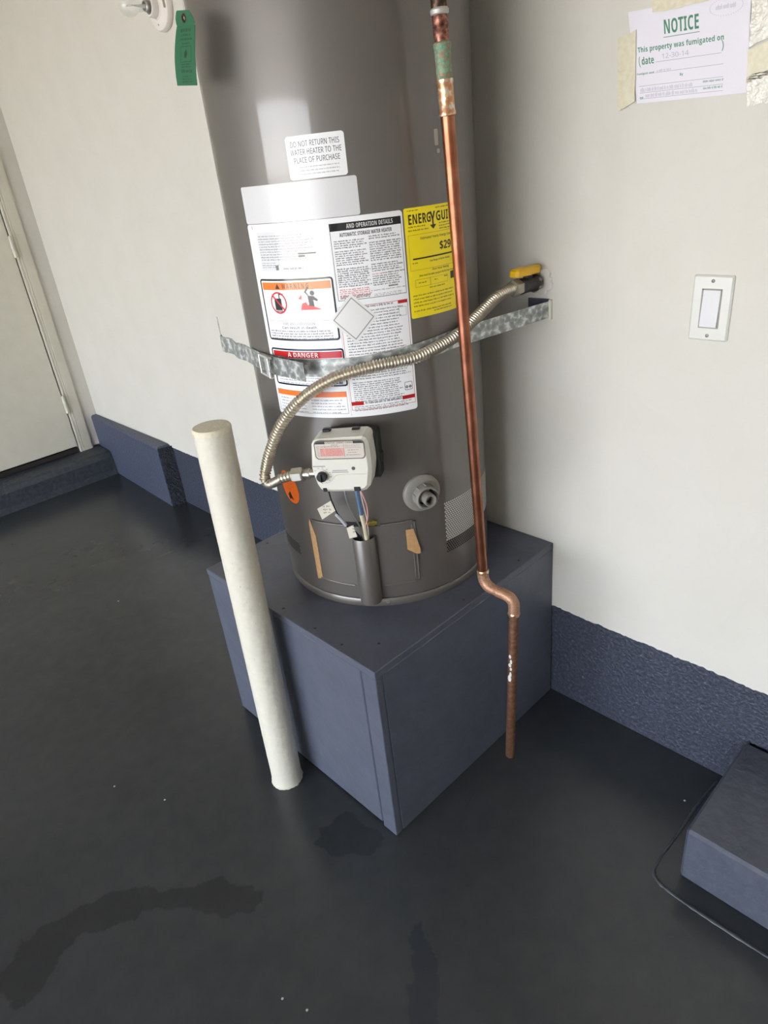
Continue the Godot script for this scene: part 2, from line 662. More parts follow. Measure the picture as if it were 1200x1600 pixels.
func build_room() -> void:
	var x0 := -2.97
	var x1 := 3.40
	var zf := 6.20
	var hgt := 2.60
	# floor: a slab, its uv laid out in metres
	var st := st_new()
	bx(st, Vector3((x0 + x1) * 0.5, -0.11, zf * 0.5), Vector3(x1 - x0 + 0.4, 0.2, zf + 0.3), 0.002)
	var fx0 := x0 - 0.1
	var fx1 := x1 + 0.1
	quad(st, Vector3(fx0, 0, -0.1), Vector3(fx1, 0, -0.1), Vector3(fx1, 0, zf + 0.12), Vector3(fx0, 0, zf + 0.12), Vector3.UP, Vector2((fx0 + 3) / 4.1, -0.1 / 4.1), Vector2((fx1 + 3) / 4.1, -0.1 / 4.1), Vector2((fx1 + 3) / 4.1, (zf + 0.12) / 4.1), Vector2((fx0 + 3) / 4.1, (zf + 0.12) / 4.1))
	structure(done("floor", st, floor_material()), "dark blue-grey painted concrete garage floor with damp stains", "floor")

	# wall behind the heater: plaster with a ragged lower edge over the painted foundation
	st = st_new()
	bx(st, Vector3((x0 + x1) * 0.5, (0.29 + hgt) * 0.5, -0.08), Vector3(x1 - x0 + 0.4, hgt - 0.29, 0.15), 0.001)
	var edge := PackedVector2Array()
	var nz := noise(2.2, 4, 41)
	edge.append(Vector2(x1, hgt))
	edge.append(Vector2(x0, hgt))
	var x := x0
	while x < x1:
		edge.append(Vector2(x, 0.293 + (nz.get_noise_2d(x * 28.0, 0) * 0.0042 + nz.get_noise_2d(x * 4.0, 9) * 0.003)))
		x += 0.005
	edge.append(Vector2(x1, 0.293))
	extrude(st, edge, 0.005, Transform3D(Basis(), Vector3(0, 0, -0.005)))
	structure(done("wall_back", st, m_wall()), "cream painted plaster wall behind the water heater", "wall")

	# foundation band under it, painted like the floor
	st = st_new()
	bx(st, Vector3((x0 + x1) * 0.5, 0.148, -0.083), Vector3(x1 - x0 + 0.4, 0.296, 0.16), 0.001)
	structure(done("baseboard_back", st, m_concrete()), "blue-grey painted concrete foundation band under the cream wall", "baseboard")

	# thicker length of it by the door, broken off at its right end
	st = st_new()
	extrude(st, PackedVector2Array([Vector2(-2.972, 0.003), Vector2(-2.115, 0.003), Vector2(-2.115, -0.066), Vector2(-2.972, -0.032)]), 0.308, Transform3D(Basis(Vector3(1, 0, 0), Vector3(0, 0, -1), Vector3(0, 1, 0)), Vector3.ZERO), 0.010)
	var left_curb := done("trim_1", st, mottled("ledge_paint", [[0.0, c8(56, 62, 77)], [0.5, c8(68, 74, 92)], [1.0, c8(90, 96, 114)]], 0.05, 0.5, 0.0, 5.0, 0.3, 0.05, 10))
	structure(left_curb, "thicker blue-grey concrete ledge in the corner beside the door", "ledge")
	st = st_new()
	var jag := noise(9.0, 4, 44)
	var rows := 26
	for i in rows:
		for k in 6:
			var f := func(ii: int, kk: int) -> Vector3:
				var y := 0.303 * ii / rows
				var z := 0.069 * kk / 6.0
				return Vector3(-2.118 + 0.010 * absf(jag.get_noise_2d(ii * 0.9, kk * 1.7)) + 0.022 * (1.0 - kk / 6.0), y, z - 0.004 + 0.006 * jag.get_noise_2d(ii * 1.3, kk * 0.9 + 40.0))
			quad(st, f.call(i, k), f.call(i + 1, k), f.call(i + 1, k + 1), f.call(i, k + 1), Vector3(1, 0, 0.2))
	part("broken_end", st, m_rough_concrete(), left_curb, "dark ragged broken end of the ledge")

	# left wall with its door
	var m := m_wall()
	st = st_new()
	bx(st, Vector3(x0 - 0.08, hgt * 0.5 + 0.07, 0.036), Vector3(0.16, hgt - 0.14, 0.076), 0.001)
	bx(st, Vector3(x0 - 0.08, hgt * 0.5 + 0.07, 3.70), Vector3(0.16, hgt - 0.14, 5.24), 0.001)
	bx(st, Vector3(x0 - 0.08, 2.42, 0.60), Vector3(0.16, 0.36, 1.10), 0.001)
	bx(st, Vector3(x0 - 0.075, 0.065, zf * 0.5), Vector3(0.13, 0.13, zf), 0.001)
	structure(done("wall_left", st, m), "cream side wall with the door", "wall")
	st = st_new()
	# curb below the left wall, with a slumped front edge
	var prof := PackedVector2Array([Vector2(0, 0), Vector2(0.185, 0), Vector2(0.176, 0.03), Vector2(0.172, 0.10), Vector2(0.160, 0.124), Vector2(0.140, 0.131), Vector2(0, 0.133)])
	extrude(st, prof, 4.0, Transform3D(Basis(Vector3(1, 0, 0), Vector3(0, 1, 0), Vector3(0, 0, 1)), Vector3(x0 - 0.005, 0, 0.042)))
	structure(done("trim_2", st, mottled("curb_paint", [[0.0, c8(44, 48, 54)], [0.5, c8(56, 61, 68)], [1.0, c8(72, 77, 84)]], 0.04, 0.5, 0.0, 3.0, 0.3, 0.05, 47)), "dark painted concrete curb below the door", "curb")

	var door := Node3D.new()
	door.name = "door_1"
	door.position = Vector3(x0, 0.135, 0.6)
	add_child(door)
	structure(door, "plain cream side door with painted hinges, left of the corner", "door")
	st = st_new()
	bx(st, Vector3(x0 - 0.003, 1.20, 0.615), Vector3(0.04, 2.06, 0.92), 0.003)
	part("slab", st, m_trim(), door)
	st = st_new()
	var mould := PackedVector2Array([Vector2(0.0, 0.074), Vector2(0.012, 0.074), Vector2(0.015, 0.078), Vector2(0.016, 0.084), Vector2(0.0175, 0.105), Vector2(0.018, 0.119), Vector2(0.0165, 0.121), Vector2(0.0165, 0.124), Vector2(0.019, 0.126), Vector2(0.019, 0.132), Vector2(0.0165, 0.134), Vector2(0.0165, 0.137), Vector2(0.020, 0.139), Vector2(0.020, 0.147), Vector2(0.018, 0.149), Vector2(0.0, 0.149)])
	extrude(st, mould, 2.12, Transform3D(Basis(Vector3(1, 0, 0), Vector3(0, 0, 1), Vector3(0, -1, 0)), Vector3(x0 - 0.002, 2.25, 0)))
	part("casing", st, m_trim(), door)
	st = st_new()
	bx(st, Vector3(x0 + 0.009, 2.27, 0.6), Vector3(0.018, 0.075, 1.06), 0.004)
	bx(st, Vector3(x0 + 0.009, 1.19, 1.115), Vector3(0.018, 2.12, 0.07), 0.004)
	part("casing", st, m_trim(), door)
	st = st_new()
	bx(st, Vector3(x0 - 0.095, 1.19, 0.60), Vector3(0.12, 2.14, 1.10), 0.001)
	bx(st, Vector3(x0 - 0.075, 1.19, 0.110), Vector3(0.148, 2.12, 0.082), 0.001)
	part("jamb", st, m_trim(), door)
	st = st_new()
	bx(st, Vector3(x0 - 0.05, 0.148, 0.615), Vector3(0.12, 0.028, 0.92), 0.003)
	part("threshold", st, mat("dark_wood", c8(38, 34, 30), 0.6), door, "dark worn threshold under the door")
	for yc in [1.209, 0.411, 2.05]:
		st = st_new()
		lathe(st, [Vector2(0, -0.052), Vector2(0.004, -0.051), Vector2(0.0085, -0.047), Vector2(0.0085, -0.017), Vector2(0.0074, -0.0165), Vector2(0.0074, -0.0155), Vector2(0.0085, -0.015), Vector2(0.0085, 0.015), Vector2(0.0074, 0.0155), Vector2(0.0074, 0.0165), Vector2(0.0085, 0.017), Vector2(0.0085, 0.047), Vector2(0.004, 0.051), Vector2(0, 0.052)], 14, Transform3D(Basis(), Vector3(x0 + 0.025, yc, 0.152)))
		bx(st, Vector3(x0 + 0.016, yc, 0.147), Vector3(0.004, 0.09, 0.014), 0.001)
		part("hinge", st, m_trim(), door)

	# the rest of the garage: right wall, ceiling, front wall with the open garage door
	st = st_new()
	bx(st, Vector3(x1 + 0.08, hgt * 0.5, zf * 0.5), Vector3(0.16, hgt, zf + 0.2), 0.001)
	structure(done("wall_right", st, m), "plain cream wall on the right side of the garage", "wall")
	st = st_new()
	bx(st, Vector3((x0 + x1) * 0.5, hgt + 0.1, zf * 0.5), Vector3(x1 - x0 + 0.5, 0.2, zf + 0.7), 0.001)
	structure(done("ceiling", st, m), "plain cream garage ceiling", "ceiling")
	st = st_new()
	var ox0 := -2.6
	var ox1 := 2.35
	var oh := 2.13
	bx(st, Vector3((x0 + ox0) * 0.5 - 0.05, hgt * 0.5, zf + 0.07), Vector3(ox0 - x0 + 0.1, hgt, 0.16), 0.001)
	bx(st, Vector3((x1 + ox1) * 0.5 + 0.05, hgt * 0.5, zf + 0.07), Vector3(x1 - ox1 + 0.1, hgt, 0.16), 0.001)
	bx(st, Vector3((ox0 + ox1) * 0.5, (hgt + oh) * 0.5, zf + 0.07), Vector3(ox1 - ox0, hgt - oh, 0.16), 0.001)
	structure(done("wall_front", st, m), "front garage wall round the open garage doorway", "wall")
	st = st_new()
	bx(st, Vector3(0, -0.16, zf + 20.1), Vector3(60, 0.2, 40), 0.001)
	structure(done("ground", st, mottled("driveway", [[0.0, c8(150, 146, 138)], [1.0, c8(176, 172, 164)]], 0.03, 0.8, 0.0, 0.7)), "pale concrete driveway outside the open garage", "ground")


# ------------------------------------------------------------------ stand
func build_stand() -> void:
	var t := thing("heater_stand", "square blue-grey painted wooden stand under the water heater", "stand", Vector3(-0.322, 0, 0.315))
	var m := m_stand()
	var st := st_new()
	bx(st, Vector3(-0.322, TOP - 0.009, 0.3152), Vector3(0.6445, 0.018, 0.6305), 0.0015)
	part("top_board", st, m, t)
	st = st_new()
	bx(st, Vector3(-0.345, 0.2385, 0.620), Vector3(0.596, 0.461, 0.018), 0.002)
	part("front_panel", st, m, t)
	st = st_new()
	bx(st, Vector3(-0.0215, 0.2345, 0.6205), Vector3(0.043, 0.469, 0.019), 0.0015)
	part("corner_strip", st, m, t)
	st = st_new()
	bx(st, Vector3(-0.009, 0.2345, 0.305), Vector3(0.018, 0.469, 0.61), 0.002)
	part("side_panel", st, m, t)
	st = st_new()
	bx(st, Vector3(-0.635, 0.2345, 0.305), Vector3(0.018, 0.469, 0.61), 0.002)
	part("side_panel", st, m, t)
	# nail heads along the board edges
	for p in [Vector3(-0.12, TOP, 0.612), Vector3(-0.21, TOP, 0.612), Vector3(-0.33, TOP, 0.61), Vector3(-0.02, TOP, 0.33), Vector3(-0.02, TOP, 0.12), Vector3(-0.06, TOP, 0.56), Vector3(-0.62, TOP, 0.45), Vector3(-0.62, TOP, 0.52)]:
		st = st_new()
		lathe(st, [Vector2(0.0035, -0.001), Vector2(0.0035, 0.0004), Vector2(0.0025, 0.001), Vector2(0, 0.0012)], 8, Transform3D(Basis(), p))
		part("nail_head", st, mat("nail", c8(40, 42, 44), 0.5), t)


# ------------------------------------------------------------------ water heater
func build_heater() -> void:
	var t := thing("water_heater", "tall grey-brown cylindrical gas water heater covered in labels on the stand", "water heater", Vector3(AX, TOP, AZ))
	var ax := Transform3D(Basis(), Vector3(AX, 0, AZ))
	var jm := m_jacket()
	var st := st_new()
	lathe(st, [Vector2(0.2505, 0.510), Vector2(0.2545, 0.511), Vector2(HR, 0.514), Vector2(HR, 0.9), Vector2(HR, 1.4), Vector2(HR, 1.93), Vector2(0.252, 1.95), Vector2(0.24, 1.962), Vector2(0.05, 1.985), Vector2(0, 1.985)], 128, ax)
	part("jacket", st, jm, t)
	st = st_new()
	lathe(st, [Vector2(0.24, TOP + 0.0006), Vector2(0.2535, TOP + 0.0006), Vector2(0.2545, 0.490), Vector2(0.2545, 0.5045), Vector2(0.2525, 0.5075), Vector2(0.249, 0.508), Vector2(0.249, 0.512)], 128, ax)
	part("base_ring", st, jm, t)
	st = st_new()
	lathe(st, [Vector2(0.05, 1.98), Vector2(0.05, 2.6)], 24, ax)
	part("flue_pipe", st, m_galv(), t)
	st = st_new()
	lathe(st, [Vector2(0.0042, 0), Vector2(0.0042, 0.001), Vector2(0.003, 0.0025), Vector2(0, 0.003)], 12, along(hp(45.1, 0.4985, 0.2543), hx(45.1, 0, 1).basis.z))
	part("base_screw", st, mat("zinc", c8(190, 190, 188), 0.3, 0.9), t, "small bright screw in the base ring")

	# burner access cover: embossed sheet, rolled ridge round it
	st = st_new()
	heater_sheet(st, 8.5, 62.0, 0.547, 0.697, HR - 0.0005, 0.0025, 0.006)
	var cover := part("access_panel", st, jm, t)
	for rr in [[9.0, 29.0, 0.700, 0.700], [45.5, 61.0, 0.699, 0.699], [9.5, 29.5, 0.550, 0.546], [44.5, 60.5, 0.546, 0.546]]:
		st = st_new()
		var pts := PackedVector3Array()
		for i in 13:
			pts.append(hp(lerpf(rr[0], rr[1], i / 12.0), lerpf(rr[2], rr[3], i / 12.0), HR + 0.002))
		tube(st, pts, func(_s, _i): return 0.0022, 8)
		part("rolled_edge", st, jm, cover)
	for e in [[62.2, 0.696, 0.548], [60.6, 0.690, 0.556]]:
		st = st_new()
		tube(st, PackedVector3Array([hp(e[0], e[1], HR + 0.001), hp(e[0], e[2], HR + 0.001)]), func(_s, _i): return 0.0022, 8)
		part("rolled_edge", st, jm, cover)
	# sleeve for the burner tube: a round pocket, open at the top
	st = st_new()
	var sl := hp(37.0, 0, 0.260)
	lathe(st, [Vector2(0, 0.505), Vector2(0.018, 0.506), Vector2(0.0245, 0.511), Vector2(0.0255, 0.52), Vector2(0.0255, 0.676), Vector2(0.0248, 0.6775), Vector2(0.0236, 0.676), Vector2(0.0232, 0.60), Vector2(0, 0.60)], 32, Transform3D(Basis(), Vector3(sl.x, 0, sl.z)))
	part("burner_sleeve", st, jm, t)
	# scrap of yellow insulation in the gap over the sleeve
	st = st_new()
	var tuft := noise(60.0, 3, 51)
	var tp := PackedVector2Array()
	for i in 22:
		var a := TAU * i / 22.0
		tp.append(Vector2(cos(a) * 0.011, sin(a) * 0.0055) * (1.0 + 0.6 * tuft.get_noise_2d(i * 3.0, 0)))
	extrude(st, tp, 0.008, hx(42.0, 0.706, HR), 0.002)
	part("insulation", st, mottled("yellow_wool", [[0.0, c8(120, 104, 40)], [1.0, c8(190, 172, 92)]], 0.1, 0.95, 0.0, 30.0, 1.0, 0.1, 52), t, "scrap of yellow insulation over the sleeve")
	# dark slot above the cover where the wires go in
	st = st_new()
	heater_sheet(st, 27.0, 44.0, 0.694, 0.708, HR - 0.001, 0.002, 0.004)
	part("wire_slot", st, mat("slot_dark", c8(16, 15, 14), 0.8), t, "dark slot over the sleeve")
	# strips of brown tape either side of the cover
	var tape := mottled("brown_tape", [[0.0, c8(174, 134, 90)], [1.0, c8(196, 156, 110)]], 0.03, 0.5, 0.0, 12.0, 0.1, 0.04, 54)
	st = st_new()
	heater_sheet(st, 7.0, 10.4, 0.545, 0.703, HR + 0.0025, 0.0006, 0.0, func(u: float) -> Vector2: return Vector2(0.5445 + 0.004 * u, 0.656 + 0.046 * (1.0 - absf(u - 0.25) * 1.2)), 8)
	part("tape_strip", st, tape, t, "brown tape on the left edge of the access panel")
	st = st_new()
	heater_sheet(st, 57.3, 63.6, 0.617, 0.682, HR + 0.0045, 0.0008, 0.0, func(u: float) -> Vector2: return Vector2(0.632 - 0.016 * minf(u * 1.4, 1.0), 0.680 if u < 0.62 else lerpf(0.676, 0.629, (u - 0.62) / 0.38)), 12)
	part("tape_strip", st, tape, t, "brown tape on the right edge of the access panel")

	# perforated air inlet bands on both sides
	for zone in [[79.3, 126.0, 0.593, 0.716, "w"], [-24.0, -5.5, 0.590, 0.618, "k"]]:
		var holes := st_new()
		var dark := st_new()
		var pitch := 0.0058
		var row := 0
		var y: float = zone[2]
		while y < zone[3]:
			var az: float = zone[0] + (0.65 if row % 2 else 0.0)
			while az < zone[1]:
				var lit: bool = zone[4] == "w" and row >= 6
				var target := holes if lit else dark
				var xf := hx(az, y, HR + 0.0004)
				for k in 6:
					var a := TAU * k / 6.0
					var b := TAU * (k + 1) / 6.0
					tri(target, xf.origin, xf * Vector3(cos(a) * 0.0022, sin(a) * 0.0022, 0), xf * Vector3(cos(b) * 0.0022, sin(b) * 0.0022, 0), xf.basis.z)
				az += 1.30
			y += pitch * 0.866
			row += 1
		var d := part("vent_holes", dark, mat("hole_dark", c8(14, 13, 12), 0.9), t, "dark round air holes near the base")
		d.set_meta("kind", "stuff")
		if zone[4] == "w":
			var w := part("vent_holes", holes, mat("hole_screen", c8(206, 203, 198), 0.5), t, "air holes with a pale screen behind them")
			w.set_meta("kind", "stuff")
	# paint chips
	st = st_new()
	heater_sheet(st, 86.3, 88.3, 1.397, 1.422, HR, 0.0003, 0.002)
	heater_sheet(st, 87.4, 88.9, 1.385, 1.392, HR, 0.0003, 0.002)
	part("scuff", st, mat("scuff", c8(176, 170, 156), 0.7), t, "small pale scuff in the paint behind the copper pipe")

	# drain valve
	var dv := Node3D.new()
	dv.name = "drain_valve"
	dv.set_meta("label", "grey plastic drain valve on a round flange")
	t.add_child(dv)
	dv.position = hp(67, 0.758, HR) - t.position
	var out := hx(67, 0, 1).basis.z
	var dx := along(hp(67, 0.758, HR), out)
	var pm := mat("grey_plastic", c8(132, 128, 122), 0.45)
	st = st_new()
	lathe(st, [Vector2(0.0415, -0.006), Vector2(0.0415, 0.004), Vector2(0.039, 0.007), Vector2(0.031, 0.010), Vector2(0.022, 0.011), Vector2(0.018, 0.012)], 40, dx)
	part("flange", st, pm, dv)
	st = st_new()
	lathe(st, [Vector2(0.018, 0.010), Vector2(0.024, 0.011), Vector2(0.0265, 0.014), Vector2(0.0265, 0.030), Vector2(0.0245, 0.034), Vector2(0.0225, 0.035), Vector2(0.0205, 0.033), Vector2(0.0195, 0.024), Vector2(0, 0.024)], 36, dx)
	for k in 10:
		var a := TAU * k / 10.0
		var dir := dx.basis * Vector3(sin(a), 0, cos(a))
		bx(st, dx.origin + out * 0.022 + dir * 0.0262, Vector3(0.004, 0.015, 0.004), 0.001, Basis(out.cross(dir).normalized(), out, dir))
	part("handwheel", st, pm, dv)
	st = st_new()
	lathe(st, [Vector2(0.0135, 0.022), Vector2(0.0135, 0.046), Vector2(0.0125, 0.0485), Vector2(0.0105, 0.0485), Vector2(0.0095, 0.047), Vector2(0.0095, 0.026), Vector2(0, 0.026)], 28, dx)
	part("spout", st, pm, dv)
	st = st_new()
	for a in [PI * 0.25, PI * 0.75, PI * 1.25, PI * 1.75]:
		var dir := dx.basis * Vector3(sin(a), 0, cos(a))
		bx(st, dx.origin + out * 0.0245 + dir * 0.0165, Vector3(0.008, 0.0015, 0.004), 0.0004, Basis(out.cross(dir).normalized(), out, dir))
	part("slot", st, mat("slot_dark", c8(16, 15, 14), 0.8), dv)

	build_labels(t)


func build_labels(t: Node3D) -> void:
	var white := c8(240, 240, 241)
	var ink := c8(28, 26, 30)
	var grey := c8(124, 124, 128)
	# 1: the small white sticker at the top
	var im := sheet_of(420, 270, white)
	write(im, "DO NOT RETURN THIS", 34, 34, 350, 34, c8(52, 50, 54))
	write(im, "WATER HEATER TO THE", 28, 84, 366, 34, c8(52, 50, 54))
	write(im, "PLACE OF PURCHASE", 48, 134, 330, 34, c8(52, 50, 54))
	small_print(im, 80, 190, 300, 3, 22, 8, c8(130, 128, 128), 0.1)
	var st := st_new()
	heater_sheet(st, 26.4, 49.0, 1.368, 1.433, HR, 0.0005, 0.005)
	part("warning_sticker", st, printed("sticker_top", im, 0.32), t, "white sticker reading DO NOT RETURN THIS WATER HEATER TO THE PLACE OF PURCHASE")
	# 2: blank pale panel over the big label
	im = sheet_of(64, 64, c8(214, 213, 214))
	st = st_new()
	heater_sheet(st, -0.4, 52.0, 1.305, 1.366, HR, 0.0004, 0.004)
	part("pale_label", st, printed("sticker_pale", im, 0.3), t, "plain pale label between the two white labels")
	# 3: the big instruction label, 68.9 degrees wide, 0.361 high; 12 px per degree
	im = sheet_of(828, 972, white)
	var px := func(az: float) -> int: return int((az + 0.4) * 12.0)
	var py := func(y: float) -> int: return int((1.304 - y) * 2692.0)
	# rating plate: table of fine print
	im.fill_rect(Rect2i(px.call(4.8), py.call(1.290), 354, 178), c8(220, 220, 222))
	small_print(im, px.call(5.5), py.call(1.284), 330, 10, 12, 6, grey, 0.3)
	small_print(im, px.call(5.5), py.call(1.284) + 124, 130, 3, 10, 4, grey, 0.4)
	for yy in [0, 24, 48, 84, 122]:
		im.fill_rect(Rect2i(px.call(5.0), py.call(1.278) + yy, 330, 1), c8(150, 150, 152))
	for xx in [120, 236]:
		im.fill_rect(Rect2i(px.call(5.0) + xx, py.call(1.278), 1, 124), c8(150, 150, 152))
	small_print(im, px.call(17.0), py.call(1.229), 110, 1, 14, 11, ink, 0.0)
	im.fill_rect(Rect2i(px.call(13.0), py.call(1.233), 18, 22), c8(120, 120, 122))
	im.fill_rect(Rect2i(px.call(25.0), py.call(1.252), 92, 6), ink)
	im.fill_rect(Rect2i(px.call(25.0), py.call(1.249), 34, 9), c8(60, 60, 64))
	im.fill_rect(Rect2i(px.call(2.6), py.call(1.301), 3, 16), c8(170, 50, 50))
	# warning box: black rounded frame, orange header, two pictures
	round_frame(im, px.call(1.8), py.call(1.209), 436, 306, 16, 9, ink, white)
	im.fill_rect(Rect2i(px.call(3.0), py.call(1.209) + 17, 408, 36), c8(236, 124, 44))
	fill_poly(im, PackedVector2Array([Vector2(132, py.call(1.209) + 48), Vector2(162, py.call(1.209) + 48), Vector2(147, py.call(1.209) + 22)]), c8(70, 44, 24))
	write(im, "W A R N I N G", 176, py.call(1.209) + 23, 156, 24, c8(90, 52, 24), true)
	var cx: int = px.call(11.2)
	var cy: int = py.call(1.166)
	im.fill_rect(Rect2i(cx - 26, cy - 22, 46, 58), ink)
	im.fill_rect(Rect2i(cx + 6, cy - 42, 6, 22), ink)
	im.fill_rect(Rect2i(cx + 6, cy - 46, 30, 6), ink)
	im.fill_rect(Rect2i(cx - 20, cy + 38, 50, 6), grey)
	ring(im, cx, cy, 46, 54, c8(196, 40, 48))
	fill_poly(im, PackedVector2Array([Vector2(cx - 40, cy - 34), Vector2(cx - 34, cy - 40), Vector2(cx + 40, cy + 34), Vector2(cx + 34, cy + 40)]), c8(196, 40, 48))
	var fx: int = px.call(27.0)
	var fy: int = py.call(1.176)
	fill_poly(im, PackedVector2Array([Vector2(fx - 56, fy + 62), Vector2(fx - 44, fy + 30), Vector2(fx - 20, fy + 24), Vector2(fx - 12, fy + 40), Vector2(fx + 8, fy + 26), Vector2(fx + 24, fy + 48), Vector2(fx + 60, fy + 62)]), c8(214, 52, 52))
	fill_poly(im, PackedVector2Array([Vector2(fx - 62, fy + 6), Vector2(fx - 40, fy - 12), Vector2(fx - 44, fy + 12)]), c8(214, 52, 52))
	ring(im, fx + 18, fy - 18, 0, 12, ink)
	fill_poly(im, PackedVector2Array([Vector2(fx - 8, fy - 6), Vector2(fx + 22, fy - 4), Vector2(fx + 44, fy + 14), Vector2(fx + 40, fy + 22), Vector2(fx + 20, fy + 14), Vector2(fx + 22, fy + 44), Vector2(fx - 4, fy + 44)]), ink)
	fill_poly(im, PackedVector2Array([Vector2(fx - 8, fy - 6), Vector2(fx + 2, fy - 2), Vector2(fx - 14, fy - 24), Vector2(fx + 4, fy - 44), Vector2(fx - 4, fy - 50), Vector2(fx - 24, fy - 24)]), ink)
	im.fill_rect(Rect2i(px.call(3.4), py.call(1.133), 400, 1), grey)
	write(im, "FIRE AND EXPLOSION", px.call(12.0), py.call(1.130), 190, 13, grey)
	write(im, "Can result in death", px.call(11.0), py.call(1.123), 210, 13, ink)
	small_print(im, px.call(3.6), py.call(1.115), 396, 4, 13, 8, ink, 0.1)
	# danger box
	round_frame(im, px.call(1.4), py.call(1.080), 450, 198, 16, 9, c8(26, 30, 54), white)
	im.fill_rect(Rect2i(px.call(2.6), py.call(1.080) + 14, 424, 34), c8(192, 34, 36))
	write(im, "A DANGER", px.call(11.5), py.call(1.080) + 19, 190, 24, c8(240, 232, 232), true)
	small_print(im, px.call(4.0), py.call(1.058), 400, 9, 15, 8, grey, 0.2)
	im.fill_rect(Rect2i(px.call(33.0), py.call(1.018), 44, 18), c8(34, 44, 90))
	# second orange box
	im.fill_rect(Rect2i(px.call(0.8), py.call(0.996), 442, 30), c8(240, 122, 48))
	frame(im, px.call(0.8), py.call(0.996), 442, 122, 2, grey)
	small_print(im, px.call(2.4), py.call(0.980), 200, 5, 17, 7, c8(90, 90, 94), 0.2)
	small_print(im, px.call(20.5), py.call(0.980), 196, 5, 17, 7, c8(90, 90, 94), 0.2)
	# installation box
	frame(im, px.call(39.2), py.call(1.295), 344, 350, 2, ink)
	im.fill_rect(Rect2i(px.call(39.2), py.call(1.295), 344, 34), ink)
	write(im, "AND OPERATION DETAILS", px.call(46.0), py.call(1.295) + 7, 222, 19, c8(226, 224, 222), true)
	write(im, "AUTOMATIC STORAGE WATER HEATER", px.call(43.0), py.call(1.295) + 44, 250, 17, c8(56, 54, 58), true)
	var lx: int = px.call(40.4)
	var ly: int = py.call(1.295) + 76
	small_print(im, lx, ly, 156, 4, 10, 6, ink, 0.2)
	small_print(im, lx, ly + 46, 156, 7, 10, 6, ink, 0.2)
	small_print(im, lx, ly + 124, 160, 9, 10, 7, ink, 0.15)
	small_print(im, lx, ly + 220, 158, 5, 9, 6, c8(196, 48, 48), 0.1)
	small_print(im, lx, ly + 252, 150, 2, 9, 6, ink, 0.1)
	lx = px.call(54.2)
	small_print(im, lx, ly - 8, 158, 2, 10, 6, ink, 0.2)
	small_print(im, lx, ly + 20, 158, 9, 10, 6, ink, 0.1)
	small_print(im, lx, ly + 118, 158, 4, 10, 6, ink, 0.2)
	small_print(im, lx, ly + 162, 46, 1, 10, 7, c8(196, 48, 48), 0.0)
	small_print(im, lx + 50, ly + 162, 108, 1, 10, 6, ink, 0.0)
	small_print(im, lx, ly + 173, 158, 5, 10, 6, ink, 0.2)
	write(im, "WARNING", lx + 74, ly + 224, 48, 8, ink, true)
	small_print(im, lx, ly + 238, 158, 1, 9, 5, grey, 0.0)
	small_print(im, lx, ly + 256, 150, 3, 7, 4, grey, 0.1)
	# lighting box
	frame(im, px.call(39.2), py.call(1.154), 344, 532, 2, c8(186, 60, 60))
	im.fill_rect(Rect2i(px.call(39.2), py.call(1.154), 60, 16), c8(178, 36, 36))
	im.fill_rect(Rect2i(px.call(63.6), py.call(1.154), 50, 16), c8(178, 36, 36))
	small_print(im, px.call(47.0), py.call(1.154) + 2, 180, 1, 14, 11, ink, 0.0)
	small_print(im, px.call(41.0), py.call(1.145), 300, 17, 14, 7, ink, 0.15)
	frame(im, px.call(63.8), py.call(1.142), 40, 44, 2, c8(150, 170, 186))
	im.fill_rect(Rect2i(px.call(39.2), py.call(1.059), 60, 22), c8(178, 36, 36))
	im.fill_rect(Rect2i(px.call(61.5), py.call(1.059), 76, 22), c8(178, 36, 36))
	small_print(im, px.call(47.0), py.call(1.059) + 4, 150, 1, 14, 13, ink, 0.0)
	small_print(im, px.call(41.0), py.call(1.046), 310, 7, 12, 6, ink, 0.1)
	small_print(im, px.call(41.0), py.call(1.012), 270, 10, 11, 6, ink, 0.15)
	round_frame(im, px.call(63.4), py.call(1.000), 44, 44, 8, 3, grey, white)
	ring(im, px.call(64.4), py.call(0.990), 3, 7, ink)
	ring(im, px.call(66.0), py.call(0.990), 3, 7, ink)
	im.fill_rect(Rect2i(px.call(39.2), py.call(0.9735), 66, 20), c8(178, 36, 36))
	im.fill_rect(Rect2i(px.call(61.9), py.call(0.9735), 70, 20), c8(178, 36, 36))
	write(im, "TO TURN GAS OFF TO THE APPLIANCE", px.call(45.2), py.call(0.9735) + 4, 196, 12, ink, true)
	small_print(im, px.call(40.4), py.call(0.964), 320, 3, 10, 5, ink, 0.15)
	im.fill_rect(Rect2i(px.call(38.6), py.call(1.154), 1, 560), grey)
	st = st_new()
	heater_sheet(st, -0.4, 68.6, 0.943, 1.304, HR, 0.0005, 0.006, null, 46)
	part("instruction_label", st, printed("label_big", im, 0.16), t, "large white instruction label with an orange warning box and red bars")
	# 4: yellow energy label
	im = sheet_of(372, 518, c8(255, 232, 20))
	var dk := c8(38, 34, 10)
	small_print(im, 18, 10, 60, 1, 10, 5, dk, 0.0)
	small_print(im, 190, 10, 170, 1, 10, 6, dk, 0.0)
	write(im, "ENERG", 22, 30, 132, 44, dk, true)
	write(im, "Y", 150, 28, 36, 60, dk, true)
	write(im, "GUIDE", 190, 30, 150, 44, dk, true)
	im.fill_rect(Rect2i(165, 70, 6, 28), dk)
	fill_poly(im, PackedVector2Array([Vector2(148, 88), Vector2(188, 88), Vector2(168, 108)]), dk)
	small_print(im, 18, 82, 98, 1, 12, 7, dk, 0.0)
	small_print(im, 18, 98, 118, 1, 12, 7, dk, 0.0)
	small_print(im, 208, 82, 120, 3, 13, 6, dk, 0.3)
	im.fill_rect(Rect2i(14, 122, 340, 1), c8(120, 104, 10))
